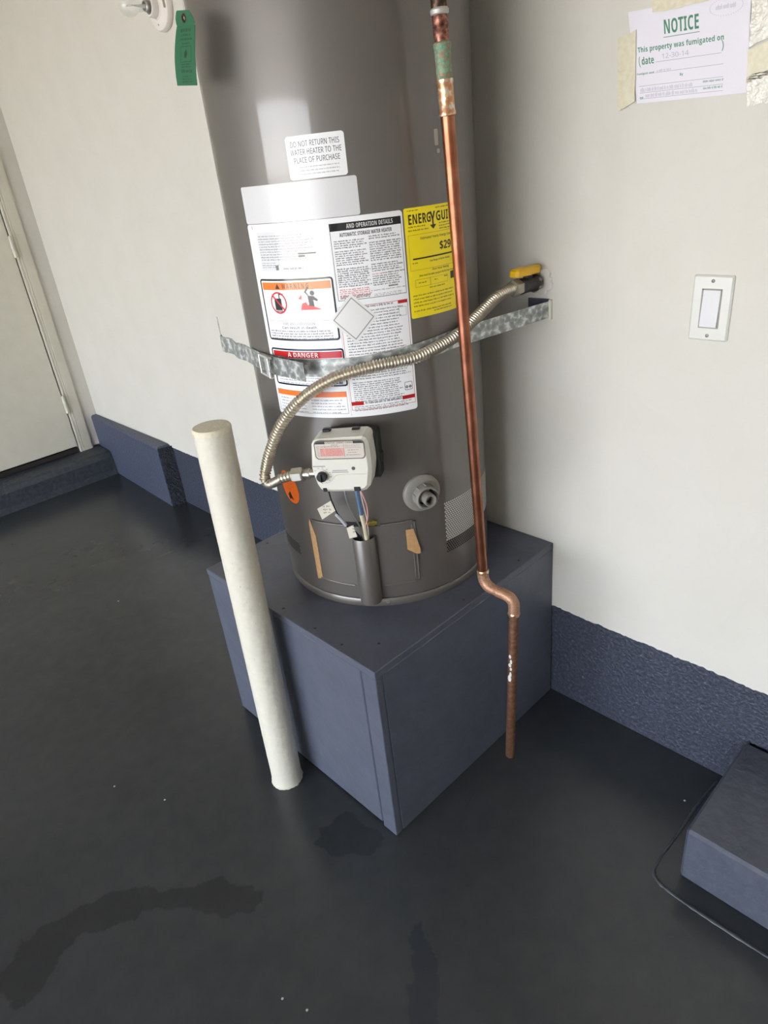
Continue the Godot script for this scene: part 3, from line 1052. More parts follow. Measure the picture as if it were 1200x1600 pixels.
	im.fill_rect(Rect2i(14, 286, 340, 1), c8(120, 104, 10))
	im.fill_rect(Rect2i(14, 122, 1, 164), c8(120, 104, 10))
	write(im, "Estimated Yearly Energy Cost", 84, 136, 206, 15, dk)
	write(im, "$29", 204, 168, 84, 44, dk, true)
	im.fill_rect(Rect2i(32, 230, 300, 7), dk)
	small_print(im, 28, 250, 30, 1, 10, 6, dk, 0.0)
	write(im, "Cost Range of Similar Models", 132, 248, 140, 11, dk)
	write(im, "First Hour Rating", 146, 290, 116, 13, dk)
	write(im, "(How much hot water you get in the first hour of use)", 62, 310, 240, 13, dk)
	frame(im, 36, 332, 92, 36, 1, c8(90, 78, 10))
	small_print(im, 54, 345, 50, 1, 10, 7, dk, 0.0)
	frame(im, 128, 332, 120, 36, 1, c8(150, 130, 10))
	small_print(im, 156, 342, 18, 1, 10, 7, dk, 0.0)
	small_print(im, 222, 336, 30, 1, 10, 7, dk, 0.0)
	im.fill_rect(Rect2i(272, 324, 34, 36), dk)
	small_print(im, 122, 376, 100, 1, 10, 7, dk, 0.0)
	small_print(im, 18, 404, 280, 4, 17, 7, dk, 0.2)
	small_print(im, 18, 480, 250, 1, 14, 7, dk, 0.0)
	small_print(im, 140, 494, 130, 1, 12, 6, dk, 0.0)
	st = st_new()
	heater_sheet(st, 69.3, 99.3, 1.116, 1.305, HR, 0.0005, 0.003)
	part("energy_label", st, printed("label_energy", im, 0.35), t, "bright yellow energy cost label")
	# 5: orange oval sticker by the gas inlet
	st = st_new()
	heater_sheet(st, -12.6, 2.6, 0.724, 0.804, HR, 0.0005, 0.0, func(u: float) -> Vector2:
		var k := sqrt(maxf(0.0, 1.0 - (2.0 * u - 1.0) * (2.0 * u - 1.0)))
		return Vector2(0.764 - (u - 0.5) * 0.016 - 0.037 * k, 0.764 - (u - 0.5) * 0.016 + 0.037 * k), 24)
	im = sheet_of(96, 112, c8(238, 108, 26))
	fill_poly(im, PackedVector2Array([Vector2(34, 84), Vector2(48, 70), Vector2(54, 82), Vector2(64, 98), Vector2(50, 94), Vector2(40, 100)]), c8(48, 24, 12))
	small_print(im, 30, 30, 40, 4, 10, 4, c8(206, 92, 24), 0.2)
	part("orange_sticker", st, printed("sticker_orange", im, 0.4), t, "orange oval sticker behind the gas hose nut")
	# 6: white diamond sticker over the strap
	im = sheet_of(128, 128, c8(224, 222, 220))
	fill_poly(im, PackedVector2Array([Vector2(64, 10), Vector2(118, 64), Vector2(64, 118), Vector2(10, 64)]), c8(120, 118, 116))
	fill_poly(im, PackedVector2Array([Vector2(64, 13), Vector2(115, 64), Vector2(64, 115), Vector2(13, 64)]), c8(224, 222, 220))
	st = st_new()
	heater_sheet(st, 34.6, 54.6, 1.087, 1.177, HR + 0.0006, 0.0006, 0.0, func(u: float) -> Vector2:
		var k := 1.0 - absf(2.0 * u - 1.0)
		return Vector2(1.132 - 0.045 * k, 1.132 + 0.045 * k), 20)
	part("diamond_sticker", st, printed("sticker_diamond", im, 0.35), t, "white diamond sticker over the strap")


# ------------------------------------------------------------------ gas control
func build_gas_control() -> void:
	var az := 36.0
	var fr := hx(az, 0, 0)          # u, y, distance
	var base := fr * Vector3(0, 0.82, 0.30)
	var t := thing("gas_control_valve", "cream plastic gas control box with a black knob on the heater front", "gas valve", base)
	var plastic := mat("cream_plastic", c8(218, 215, 204), 0.38)
	var black := mat("black_plastic", c8(22, 22, 24), 0.4)
	var at := func(u: float, y: float, d: float) -> Transform3D: return Transform3D(fr.basis, fr * Vector3(u, y, d))
	var st := st_new()
	var outline := PackedVector2Array([Vector2(-0.040, 0.054), Vector2(-0.048, 0.051), Vector2(-0.052, 0.044), Vector2(-0.058, -0.004), Vector2(-0.057, -0.016), Vector2(-0.052, -0.040), Vector2(-0.047, -0.050), Vector2(-0.040, -0.056), Vector2(0.034, -0.056), Vector2(0.044, -0.053), Vector2(0.053, -0.044), Vector2(0.058, -0.020), Vector2(0.060, -0.006), Vector2(0.060, 0.010), Vector2(0.058, 0.046), Vector2(0.055, 0.053), Vector2(0.048, 0.057)])
	extrude(st, outline, 0.058, at.call(0, 0.878, 0.287), 0.007)
	var box := part("housing", st, plastic, t)
	# black valve body between box and tank
	st = st_new()
	bx(st, fr * Vector3(0.012, 0.876, 0.2740), Vector3(0.108, 0.098, 0.036), 0.004, fr.basis)
	bx(st, fr * Vector3(0.060, 0.868, 0.276), Vector3(0.020, 0.022, 0.02), 0.003, fr.basis)
	part("valve_body", st, black, t)
	for u in [-0.03, 0.028]:
		st = st_new()
		bx(st, fr * Vector3(u, 0.9345, 0.298), Vector3(0.016, 0.008, 0.012), 0.002, fr.basis)
		part("clip", st, black, t)
	# printed status label in a dark rounded recess
	st = st_new()
	extrude(st, round_rect(0.098, 0.038, 0.008, 5), 0.0006, at.call(0.003, 0.9115, 0.3448), 0.0003)
	part("label_rim", st, mat("rim_grey", c8(96, 88, 80), 0.4), box)
	var im := sheet_of(392, 152, c8(206, 196, 184))
	var brown := c8(74, 64, 60)
	im.fill_rect(Rect2i(0, 0, 392, 20), c8(40, 36, 36))
	im.fill_rect(Rect2i(84, 0, 226, 20), c8(206, 196, 184))
	write(im, "STATUS LIGHT CODE", 90, 3, 214, 14, brown, true)
	write(im, "STATUS", 132, 26, 54, 10, brown)
	im.fill_rect(Rect2i(76, 20, 1, 120), brown)
	im.fill_rect(Rect2i(232, 20, 2, 118), brown)
	im.fill_rect(Rect2i(10, 40, 222, 1), brown)
	im.fill_rect(Rect2i(36, 58, 196, 74), c8(214, 160, 150))
	small_print(im, 40, 44, 170, 1, 10, 6, brown, 0.1)
	small_print(im, 12, 40, 20, 9, 11, 6, c8(120, 110, 104), 0.1)
	small_print(im, 82, 60, 146, 6, 12, 7, c8(176, 70, 66), 0.15)
	small_print(im, 40, 60, 30, 6, 12, 7, c8(176, 70, 66), 0.2)
	small_print(im, 242, 30, 130, 4, 9, 5, c8(130, 120, 116), 0.1)
	small_print(im, 262, 74, 90, 1, 10, 7, brown, 0.1)
	small_print(im, 262, 96, 80, 1, 10, 7, brown, 0.1)
	small_print(im, 246, 118, 112, 1, 10, 8, brown, 0.0)
	st = st_new()
	extrude(st, round_rect(0.094, 0.034, 0.007, 5), 0.0006, at.call(0.003, 0.9115, 0.3452), 0.0, Rect2(-0.047, -0.017, 0.094, 0.034))
	part("status_label", st, printed("status_label", im, 0.3), box, "beige status light label with red rows")
	# knob on a round boss, with a swept seam running across the box
	st = st_new()
	lathe(st, [Vector2(0.0135, -0.002), Vector2(0.0135, 0.0006), Vector2(0.0125, 0.0014), Vector2(0, 0.0014)], 30, along(fr * Vector3(-0.038, 0.859, 0.345), fr.basis.z))
	part("boss", st, plastic, box)
	st = st_new()
	lathe(st, [Vector2(0.0098, 0.001), Vector2(0.0098, 0.010), Vector2(0.0088, 0.0115), Vector2(0, 0.012)], 28, along(fr * Vector3(-0.038, 0.859, 0.345), fr.basis.z))
	bx(st, fr * Vector3(-0.038, 0.859, 0.3585), Vector3(0.003, 0.016, 0.004), 0.001, fr.basis)
	part("knob", st, black, t, "black temperature knob")
	st = st_new()
	var seam := curve([fr * Vector3(-0.0575, 0.861, 0.343), fr * Vector3(-0.052, 0.8605, 0.3452), fr * Vector3(-0.05, 0.853, 0.3452), fr * Vector3(-0.038, 0.8435, 0.3452), fr * Vector3(-0.024, 0.846, 0.3452), fr * Vector3(-0.012, 0.858, 0.3452), fr * Vector3(0.0, 0.8605, 0.3452), fr * Vector3(0.053, 0.8605, 0.3452), fr * Vector3(0.0592, 0.8605, 0.342)], 0.003)
	tube(st, seam, func(_s, _i): return 0.0007, 6)
	part("seam", st, plastic, box)
	# dial marks and small print on the face
	st = st_new()
	for k in 9:
		var a := TAU * (k / 12.0) - 0.9
		bx(st, fr * Vector3(-0.038 + sin(a) * 0.0165, 0.859 + cos(a) * 0.0165, 0.3452), Vector3(0.0035, 0.0012, 0.0006), 0.0002, fr.basis)
	bx(st, fr * Vector3(-0.042, 0.8785, 0.3451), Vector3(0.024, 0.002, 0.0005), 0.0001, fr.basis)
	bx(st, fr * Vector3(-0.002, 0.869, 0.3451), Vector3(0.03, 0.0016, 0.0005), 0.0001, fr.basis)
	bx(st, fr * Vector3(-0.002, 0.8655, 0.3451), Vector3(0.033, 0.0016, 0.0005), 0.0001, fr.basis)
	part("dial_marks", st, mat("mark_grey", c8(150, 150, 150), 0.5), box)
	st = st_new()
	lathe(st, [Vector2(0.0036, 0), Vector2(0.0036, 0.0006), Vector2(0, 0.0008)], 16, along(fr * Vector3(0.025, 0.873, 0.345), fr.basis.z))
	part("status_light", st, mat("lens_dark", c8(84, 86, 86), 0.25), box)
	for b in [[-0.037, 0.8285, 0.008, 0.008], [0.0275, 0.8295, 0.013, 0.009]]:
		st = st_new()
		bx(st, fr * Vector3(b[0], b[1], 0.3445), Vector3(b[2], b[3], 0.004), 0.001, fr.basis)
		part("button", st, black, box)
	# brass outlet below and the burner tubes and leads
	var brass := mat("brass", c8(176, 138, 84), 0.35, 0.85)
	st = st_new()
	lathe(st, [Vector2(0, -0.008), Vector2(0.0045, -0.008), Vector2(0.0052, -0.006), Vector2(0.0075, -0.005), Vector2(0.0082, 0.002), Vector2(0.0082, 0.008), Vector2(0.0085, 0.010)], 6, Transform3D(fr.basis, fr * Vector3(-0.010, 0.820, 0.305)))
	part("outlet_fitting", st, brass, t, "brass outlet fitting")
	st = st_new()
	lathe(st, [Vector2(0, -0.006), Vector2(0.006, -0.006), Vector2(0.0068, 0.0), Vector2(0.0068, 0.008)], 6, Transform3D(fr.basis, fr * Vector3(0.018, 0.820, 0.305)))
	part("outlet_fitting", st, mat("red_brass", c8(150, 84, 60), 0.4, 0.8), t, "reddish outlet fitting")
	var wires := [
		["wire", [Vector3(-0.044, 0.822, 0.305), Vector3(-0.043, 0.795, 0.302), Vector3(-0.040, 0.775, 0.300), Vector3(-0.035, 0.752, 0.297), Vector3(-0.020, 0.716, 0.288), Vector3(-0.004, 0.690, 0.275), Vector3(0.0, 0.66, 0.268)], 0.0017, black, "black lead"],
		["heat_sleeve", [Vector3(-0.037, 0.749, 0.2975), Vector3(-0.029, 0.735, 0.294), Vector3(-0.0215, 0.719, 0.290)], 0.0036, mat("clear_sleeve", c8(186, 190, 196), 0.3), "pale grey sleeve on the black lead"],
		["tube", [Vector3(-0.010, 0.814, 0.305), Vector3(-0.009, 0.79, 0.304), Vector3(-0.006, 0.765, 0.300), Vector3(0.0, 0.735, 0.290), Vector3(0.006, 0.700, 0.276), Vector3(0.008, 0.65, 0.266)], 0.0018, mat("alloy", c8(190, 190, 190), 0.3, 0.8), "thin bare metal tube"],
		["tube", [Vector3(0.0135, 0.818, 0.303), Vector3(0.0145, 0.790, 0.301), Vector3(0.0155, 0.745, 0.294)], 0.0042, mat("blue_tube", c8(112, 146, 182), 0.3, 0.5), "blue tube"],
		["tube", [Vector3(0.0155, 0.747, 0.2945), Vector3(0.0155, 0.715, 0.284), Vector3(0.014, 0.64, 0.266)], 0.0048, mat("cream_tube", c8(206, 198, 170), 0.5), "cream end of the blue tube"],
		["wire", [Vector3(0.020, 0.816, 0.306), Vector3(0.027, 0.797, 0.308), Vector3(0.032, 0.772, 0.306), Vector3(0.028, 0.740, 0.296), Vector3(0.016, 0.705, 0.284), Vector3(0.010, 0.66, 0.270)], 0.0013, mat("pink_wire", c8(214, 150, 146), 0.45), "pale pink lead"],
		["wire", [Vector3(0.021, 0.814, 0.302), Vector3(0.023, 0.780, 0.301), Vector3(0.024, 0.735, 0.290), Vector3(0.019, 0.67, 0.270)], 0.0009, mat("white_wire", c8(210, 206, 200), 0.45), "thin white lead"],
	]
	for w in wires:
		st = st_new()
		var pts := []
		for p in w[1]:
			pts.append(fr * p)
		var r: float = w[2]
		tube(st, curve(pts, 0.006), func(_s, _i): return r, 8)
		part(w[0], st, w[3], t, w[4])
	# paper flags folded round the black lead
	for f in [[Vector2(-0.074, 0.765), Vector2(-0.043, 0.783), Vector2(-0.0365, 0.760), Vector2(-0.067, 0.740), 0.3015], [Vector2(-0.019, 0.717), Vector2(-0.004, 0.724), Vector2(0.001, 0.696), Vector2(-0.016, 0.692), 0.2975]]:
		st = st_new()
		var poly := PackedVector2Array([f[0], f[1], f[2], f[3]])
		im = sheet_of(64, 64, c8(206, 200, 184))
		small_print(im, 20, 22, 26, 3, 9, 6, c8(120, 114, 104), 0.2)
		extrude(st, poly, 0.0008, Transform3D(fr.basis, fr * Vector3(0, 0, f[4])), 0.0, Rect2(minf(f[0].x, f[3].x), f[3].y, 0.04, 0.05))
		part("wire_flag", st, printed("flag", im, 0.6), t, "small paper flag on the leads")


# ------------------------------------------------------------------ gas hose and shut-off
func hex_nut(r: float, l: float) -> Array:
	return [Vector2(r * 0.6, 0), Vector2(r * 0.92, 0), Vector2(r, l * 0.14), Vector2(r, l * 0.86), Vector2(r * 0.92, l), Vector2(r * 0.6, l)]


func build_gas_line() -> void:
	var steel := mat("hose_steel", c8(208, 198, 180), 0.3, 0.85)
	var nut := mat("nut_steel", c8(196, 190, 176), 0.3, 0.9)
	var t := thing("gas_hose", "corrugated stainless flexible gas hose curving across the heater front", "hose", Vector3(-0.045, 1.123, 0.095))
	var st := st_new()
	var path := curve([Vector3(-0.046, 1.1235, 0.092), Vector3(-0.047, 1.122, 0.115), Vector3(-0.047, 1.116, 0.150), Vector3(-0.046, 1.103, 0.186), Vector3(-0.045, 1.088, 0.226), Vector3(-0.045, 1.073, 0.268), Vector3(-0.049, 1.063, 0.305), Vector3(-0.064, 1.0495, 0.378), Vector3(-0.106, 1.0455, 0.455), Vector3(-0.155, 1.031, 0.511), Vector3(-0.211, 0.993, 0.551), Vector3(-0.248, 0.945, 0.580), Vector3(-0.273, 0.891, 0.600), Vector3(-0.286, 0.852, 0.610), Vector3(-0.284, 0.834, 0.618), Vector3(-0.275, 0.8265, 0.617)], 0.0011)
	tube(st, path, func(s, _i): return 0.0104 + 0.0017 * sin(s * TAU / 0.0062), 18)
	part("corrugated_hose", st, steel, t)
	st = st_new()
	var low := curve([Vector3(-0.283, 0.8305, 0.618), Vector3(-0.271, 0.826, 0.617), Vector3(-0.258, 0.832, 0.610), Vector3(-0.247, 0.839, 0.602)], 0.002)
	tube(st, low, func(s, _i): return 0.0098 + 0.0003 * sin(s * 900.0), 16)
	part("elbow", st, mat("dull_steel", c8(160, 152, 140), 0.45, 0.8), t)
	st = st_new()
	var rib := PackedVector3Array()
	for i in 18:
		rib.append(Vector3(-0.249, 0.8385, 0.604).lerp(Vector3(-0.226, 0.8455, 0.586), i / 17.0))
	tube(st, rib, func(_s, i): return 0.0105 if i % 4 < 2 else 0.0088, 16)
	part("ribbed_collar", st, steel, t)
	var dir := (Vector3(-0.186, 0.849, 0.558) - Vector3(-0.226, 0.845, 0.587)).normalized()
	st = st_new()
	lathe(st, hex_nut(0.0152, 0.024), 6, along(Vector3(-0.228, 0.8452, 0.588), dir))
	part("nut", st, nut, t, "bright hex nut at the gas valve end")
	st = st_new()
	lathe(st, [Vector2(0.0095, 0), Vector2(0.0095, 0.008), Vector2(0.011, 0.009), Vector2(0.011, 0.016), Vector2(0.0085, 0.018), Vector2(0.0085, 0.036)], 18, along(Vector3(-0.228, 0.8452, 0.588) + dir * 0.021, dir))
	part("inlet_fitting", st, nut, t)
	st = st_new()
	lathe(st, hex_nut(0.0182, 0.022), 6, along(Vector3(-0.0455, 1.1232, 0.074), Vector3(0, 0.02, 1)))
	part("nut", st, mat("dark_steel", c8(168, 162, 148), 0.4, 0.7), t, "dull hex nut at the shut-off end")

	var v := thing("gas_shutoff_valve", "small black gas shut-off with a yellow lever, out of the cream wall", "valve", Vector3(-0.045, 1.122, 0.004))
	st = st_new()
	lathe(st, [Vector2(0.011, -0.005), Vector2(0.011, 0.012), Vector2(0.0165, 0.013), Vector2(0.018, 0.018), Vector2(0.018, 0.026), Vector2(0.0155, 0.030), Vector2(0.0155, 0.062), Vector2(0.0165, 0.066), Vector2(0.0165, 0.074), Vector2(0.012, 0.076), Vector2(0.012, 0.08)], 24, along(Vector3(-0.045, 1.122, 0.0), Vector3(0, 0.02, 1)))
	lathe(st, [Vector2(0.010, 0.0), Vector2(0.010, 0.016), Vector2(0.008, 0.020), Vector2(0, 0.020)], 20, Transform3D(Basis(), Vector3(-0.045, 1.132, 0.043)))
	part("body", st, mat("valve_black", c8(44, 42, 40), 0.45, 0.2), v)
	st = st_new()
	lathe(st, hex_nut(0.0198, 0.010), 6, along(Vector3(-0.045, 1.122, 0.015), Vector3(0, 0.02, 1)))
	part("collar", st, mat("collar_steel", c8(150, 146, 138), 0.4, 0.8), v, "worn metal collar at the wall")
	st = st_new()
	var lever := PackedVector2Array([Vector2(-0.012, 0.054), Vector2(-0.006, 0.058), Vector2(0.006, 0.058), Vector2(0.012, 0.054), Vector2(0.0165, 0.020), Vector2(0.0135, 0.008), Vector2(0.013, -0.018), Vector2(0.008, -0.028), Vector2(-0.008, -0.028), Vector2(-0.013, -0.018), Vector2(-0.0135, 0.008), Vector2(-0.0165, 0.020)])
	extrude(st, lever, 0.015, Transform3D(Basis(Vector3(1, 0, 0), Vector3(0, 0.02, 1).normalized(), Vector3(0, 1, -0.02).normalized()), Vector3(-0.045, 1.1445, 0.036)), 0.004)
	part("lever", st, mat("yellow_lever", c8(238, 186, 22), 0.38), v, "yellow lever")
	# patch of rough filler round the stub where it leaves the wall
	st = st_new()
	var ragged := noise(40.0, 3, 61)
	var pp := PackedVector2Array()
	for i in 30:
		var a := TAU * i / 30.0
		pp.append(Vector2(cos(a) * 0.030, sin(a) * 0.028) * (1.0 + 0.35 * ragged.get_noise_2d(i * 2.0, 1)))
	extrude(st, pp, 0.004, Transform3D(Basis(), Vector3(-0.040, 1.124, -0.001)), 0.002)
	part("wall_patch", st, m_wall(), v)


# ------------------------------------------------------------------ strap
func build_strap() -> void:
	var g := m_galv()
	var t := thing("heater_strap", "galvanised steel strap holding the water heater to the cream wall", "strap", Vector3(-0.02, 1.066, 0.0))
	var pts := []
	var lo := []
	var hi := []
	for i in 7:
		var k := i / 6.0
		pts.append(Vector2(lerpf(-0.0185, -0.0627, k), lerpf(0.004, 0.262, k)))
		lo.append(lerpf(1.048, 1.041, k))
		hi.append(lerpf(1.083, 1.077, k))
	var a := 88.0
	while a >= -14.0:
		var p := hp(a, 0, HR + 0.0012)
		pts.append(Vector2(p.x, p.z))
		var k := (88.0 - a) / 45.0
		lo.append(maxf(lerpf(1.041, 1.027, minf(k, 1.0)), 1.027) + (0.004 if a < 10.0 else 0.0))
		hi.append(maxf(lerpf(1.077, 1.061, minf(k, 1.0)), 1.061) + (0.004 if a < 10.0 else 0.0))
		a -= 4.0
	for p in [Vector2(-0.43, 0.482), Vector2(-0.47, 0.45)]:
		pts.append(p)
		lo.append(1.031)
		hi.append(1.065)
	pts.reverse()
	lo.reverse()
	hi.reverse()
	var st := st_new()
	band(st, pts, lo, hi, 0.0016)
	part("band", st, g, t)
	# second band laid over the first and pulled through the buckle
	st = st_new()
	var q := [Vector2(-0.600, 0.466), Vector2(-0.594, 0.474), Vector2(-0.575, 0.478), Vector2(-0.555, 0.477), Vector2(-0.535, 0.480), Vector2(-0.515, 0.489), Vector2(-0.495, 0.497), Vector2(-0.475, 0.499), Vector2(-0.455, 0.501), Vector2(-0.41, 0.514), Vector2(-0.37, 0.524), Vector2(-0.33, 0.532), Vector2(-0.300, 0.537), Vector2(-0.272, 0.538), Vector2(-0.235, 0.539), Vector2(-0.197, 0.540)]
	var l2 := []
	var h2 := []
	for i in q.size():
		l2.append(1.029)
		h2.append(1.065)
	band(st, q, l2, h2, 0.0018)
	part("band_end", st, g, t)
	# thin upright flange at the far left end
	st = st_new()
	bx(st, Vector3(-0.612, 1.065, 0.463), Vector3(0.036, 0.074, 0.0016), 0.0004, Basis(Vector3(0.87, 0, 0.494), Vector3.UP, Vector3(-0.494, 0, 0.87)))
	part("flange", st, g, t)
	# buckle: folded plate over both bands
	st = st_new()
	var bz := Vector2(-0.345, 0.531)
	var dirx := Vector3(0.96, 0, 0.26).normalized()
	var bs := Basis(dirx, Vector3.UP, dirx.cross(Vector3.UP).normalized())
	var bc := Vector3(bz.x, 1.046, bz.y)
	bx(st, bc + dirx * 0.026 + Vector3(0, 0.018, 0.004), Vector3(0.055, 0.005, 0.008), 0.001, bs)
	bx(st, bc + dirx * 0.026 + Vector3(0, -0.020, 0.004), Vector3(0.055, 0.005, 0.008), 0.001, bs)
	bx(st, bc + Vector3(0, 0, 0.008), Vector3(0.005, 0.040, 0.004), 0.001, bs)
	bx(st, bc + dirx * 0.052 + Vector3(0, 0.013, 0.009), Vector3(0.005, 0.015, 0.004), 0.001, bs)
	bx(st, bc + dirx * 0.052 + Vector3(0, -0.013, 0.009), Vector3(0.005, 0.015, 0.004), 0.001, bs)
	bx(st, bc + dirx * 0.040 + Vector3(0, 0.0, 0.007), Vector3(0.016, 0.034, 0.003), 0.001, bs)
	part("buckle", st, mat("bright_zinc", c8(206, 207, 205), 0.34, 0.45), t)
	# angle bracket on the wall
	st = st_new()
	bx(st, Vector3(-0.0150, 1.065, 0.002), Vector3(0.007, 0.042, 0.008), 0.001)
	part("end_plate", st, m_trim(), t, "cream painted end plate at the wall")
	st = st_new()
	bx(st, Vector3(-0.045, 1.070, 0.0015), Vector3(0.055, 0.034, 0.003), 0.001)
	part("wall_bracket", st, mat("bracket_blue", c8(92, 96, 108), 0.5, 0.4), t, "blue-grey bracket at the wall")


# ------------------------------------------------------------------ copper relief pipe
func build_copper_pipe() -> void:
	var cu := m_copper()
	var t := thing("copper_pipe", "upright copper discharge pipe right of the heater with a jog near the floor", "pipe", Vector3(0.08, 0.044, 0.302))
	var at := func(y: float) -> Vector3: return Vector3(0.0, y, 0.2805 + 0.0455 * (y - 0.513) / 0.925)
	var st := st_new()
	tube(st, PackedVector3Array([at.call(0.53), at.call(0.8), at.call(1.1), at.call(1.45)]), func(_s, _i): return 0.0111, 20)
	part("pipe", st, cu, t)
	# couplings at the top: bright sleeve, green sweated joint, dark heat-stained length
	st = st_new()
	var ua: Vector3 = at.call(1.436)
	var dir: Vector3 = (at.call(1.8) - ua).normalized()
	var fx := along(ua, dir)
	lathe(st, [Vector2(0.0111, -0.001), Vector2(0.0138, 0.0), Vector2(0.0138, 0.005), Vector2(0.0128, 0.007), Vector2(0.0126, 0.043), Vector2(0.0134, 0.045), Vector2(0.0134, 0.049), Vector2(0.0115, 0.050)], 24, fx)
	part("coupling", st, mottled("copper_bright", [[0.0, c8(150, 96, 66)], [0.4, c8(206, 146, 104)], [0.58, c8(214, 172, 128)], [0.66, c8(226, 214, 198)], [1.0, c8(236, 230, 220)]], 0.03, 0.3, 0.8, 11.0, 0.1, 0.05, 71), t, "bright copper coupling with flux residue")
	st = st_new()
	lathe(st, [Vector2(0.0112, 0.048), Vector2(0.0128, 0.050), Vector2(0.0132, 0.056), Vector2(0.0126, 0.070), Vector2(0.0130, 0.088), Vector2(0.0140, 0.092), Vector2(0.0140, 0.096), Vector2(0.0116, 0.098)], 24, fx)
	part("green_joint", st, mottled("verdigris", [[0.0, c8(186, 112, 78)], [0.32, c8(180, 116, 84)], [0.40, c8(84, 128, 102)], [0.6, c8(122, 158, 132)], [0.8, c8(146, 150, 120)], [1.0, c8(196, 206, 190)]], 0.02, 0.55, 0.15, 20.0, 0.4, 0.05, 73), t, "joint coated in green verdigris")
	st = st_new()
	lathe(st, [Vector2(0.0111, 0.096), Vector2(0.0119, 0.099), Vector2(0.0119, 0.117), Vector2(0.0113, 0.118), Vector2(0.0119, 0.119), Vector2(0.0122, 0.132), Vector2(0.0111, 0.134)], 24, fx)
	part("stained_sleeve", st, mottled("burnt_copper", [[0.0, c8(40, 30, 28)], [0.45, c8(110, 66, 56)], [0.65, c8(150, 100, 84)], [1.0, c8(196, 140, 110)]], 0.03, 0.4, 0.6, 16.0, 0.1, 0.05, 75), t, "heat-stained copper sleeve")
	st = st_new()
	lathe(st, [Vector2(0.0115, 0.131), Vector2(0.0140, 0.133), Vector2(0.0142, 0.138), Vector2(0.0118, 0.141)], 24, fx)
	part("solder_ring", st, mat("solder", c8(186, 184, 178), 0.5, 0.4), t, "rough pale solder ring")
	st = st_new()
	lathe(st, [Vector2(0.0118, 0.139), Vector2(0.0124, 0.142), Vector2(0.0124, 0.165), Vector2(0.0111, 0.168), Vector2(0.0111, 0.42)], 24, fx)
	tube(st, curve([at.call(1.845), at.call(1.872), Vector3(-0.012, 1.886, 0.348), Vector3(-0.045, 1.888, 0.340), Vector3(-0.0700, 1.888, 0.333)], 0.004), func(_s, _i): return 0.0122, 16)
	part("upper_pipe", st, mottled("dark_copper", [[0.0, c8(30, 26, 24)], [0.5, c8(60, 46, 38)], [1.0, c8(170, 120, 84)]], 0.03, 0.45, 0.6, 10.0, 0.1, 0.05, 77), t, "blackened upper length of pipe")
	# jog: two elbows
	var dusty := mottled("dusty_copper", [[0.0, c8(150, 92, 66)], [0.45, c8(176, 128, 98)], [0.7, c8(184, 156, 130)], [1.0, c8(200, 186, 168)]], 0.06, 0.5, 0.55, 18.0, 0.3, 0.08, 79)
	st = st_new()
	var j := curve([at.call(0.546), at.call(0.530), Vector3(0.004, 0.5195, 0.281), Vector3(0.014, 0.511, 0.281), Vector3(0.028, 0.508, 0.2805), Vector3(0.042, 0.507, 0.280), Vector3(0.060, 0.505, 0.2785), Vector3(0.072, 0.500, 0.277), Vector3(0.0785, 0.488, 0.276), Vector3(0.080, 0.474, 0.277), Vector3(0.080, 0.462, 0.2775)], 0.003)
	tube(st, j, func(s, _i): return 0.0129 if s < 0.05 or s > 0.065 else 0.0118, 20)
	part("elbow", st, dusty, t, "dusty pair of copper elbows")
	st = st_new()
	tube(st, PackedVector3Array([at.call(0.552), at.call(0.549), at.call(0.546), at.call(0.543)]), func(_s, i): return 0.0125 if i in [0, 3] else 0.0138, 20)
	part("elbow_rim", st, mottled("copper_bright", [], 0.0, 0.0, 0.0, 1.0), t)
	st = st_new()
	tube(st, PackedVector3Array([Vector3(0.080, 0.468, 0.2773), Vector3(0.080, 0.465, 0.2775), Vector3(0.080, 0.462, 0.2777), Vector3(0.080, 0.459, 0.2779)]), func(_s, i): return 0.0125 if i in [0, 3] else 0.0138, 20)
	part("elbow_rim", st, mottled("copper_bright", [], 0.0, 0.0, 0.0, 1.0), t)
	st = st_new()
	var b0 := Vector3(0.080, 0.470, 0.2772)
	var b1 := Vector3(0.080, 0.044, 0.302)
	tube(st, PackedVector3Array([b0, b0.lerp(b1, 0.4), b1 + (b0 - b1).normalized() * 0.001, b1]), func(_s, i): return 0.0111 if i < 3 else 0.0104, 20)
	part("lower_pipe", st, mottled("old_copper", [[0.0, c8(104, 70, 53)], [0.45, c8(128, 90, 69)], [0.6, c8(136, 97, 75)], [1.0, c8(164, 128, 104)]], 0.04, 0.5, 0.6, 8.0, 0.06, 0.07, 81), t, "dull lower length of pipe")
	# spilt white paint on it
	st = st_new()
	var drops := [[0.352, 0.0035, 0.006], [0.338, 0.003, 0.007], [0.328, 0.0045, 0.006], [0.318, 0.003, 0.005], [0.290, 0.0052, 0.011], [0.302, 0.003, 0.008]]
	for d in drops:
		var k: float = (0.470 - d[0]) / 0.426
		var c := b0.lerp(b1, k)
		var f := Basis(Vector3(0.62, 0, -0.78), Vector3.UP, Vector3(0.78, 0, 0.62))
		var yaw := Basis(Vector3.UP, -0.75 + 0.15 * sin(d[0] * 300.0)) * f
		lathe(st, [Vector2(0.0001, -1), Vector2(0.6, -0.75), Vector2(1, 0), Vector2(0.6, 0.75), Vector2(0.0001, 1)], 10, Transform3D(Basis(yaw.x * d[1], yaw.y * d[2], yaw.z * 0.0012), c + yaw.z * 0.0109))
	part("paint_drip", st, mat("white_paint", c8(232, 230, 222), 0.4), t, "drips of white paint on the lower pipe")


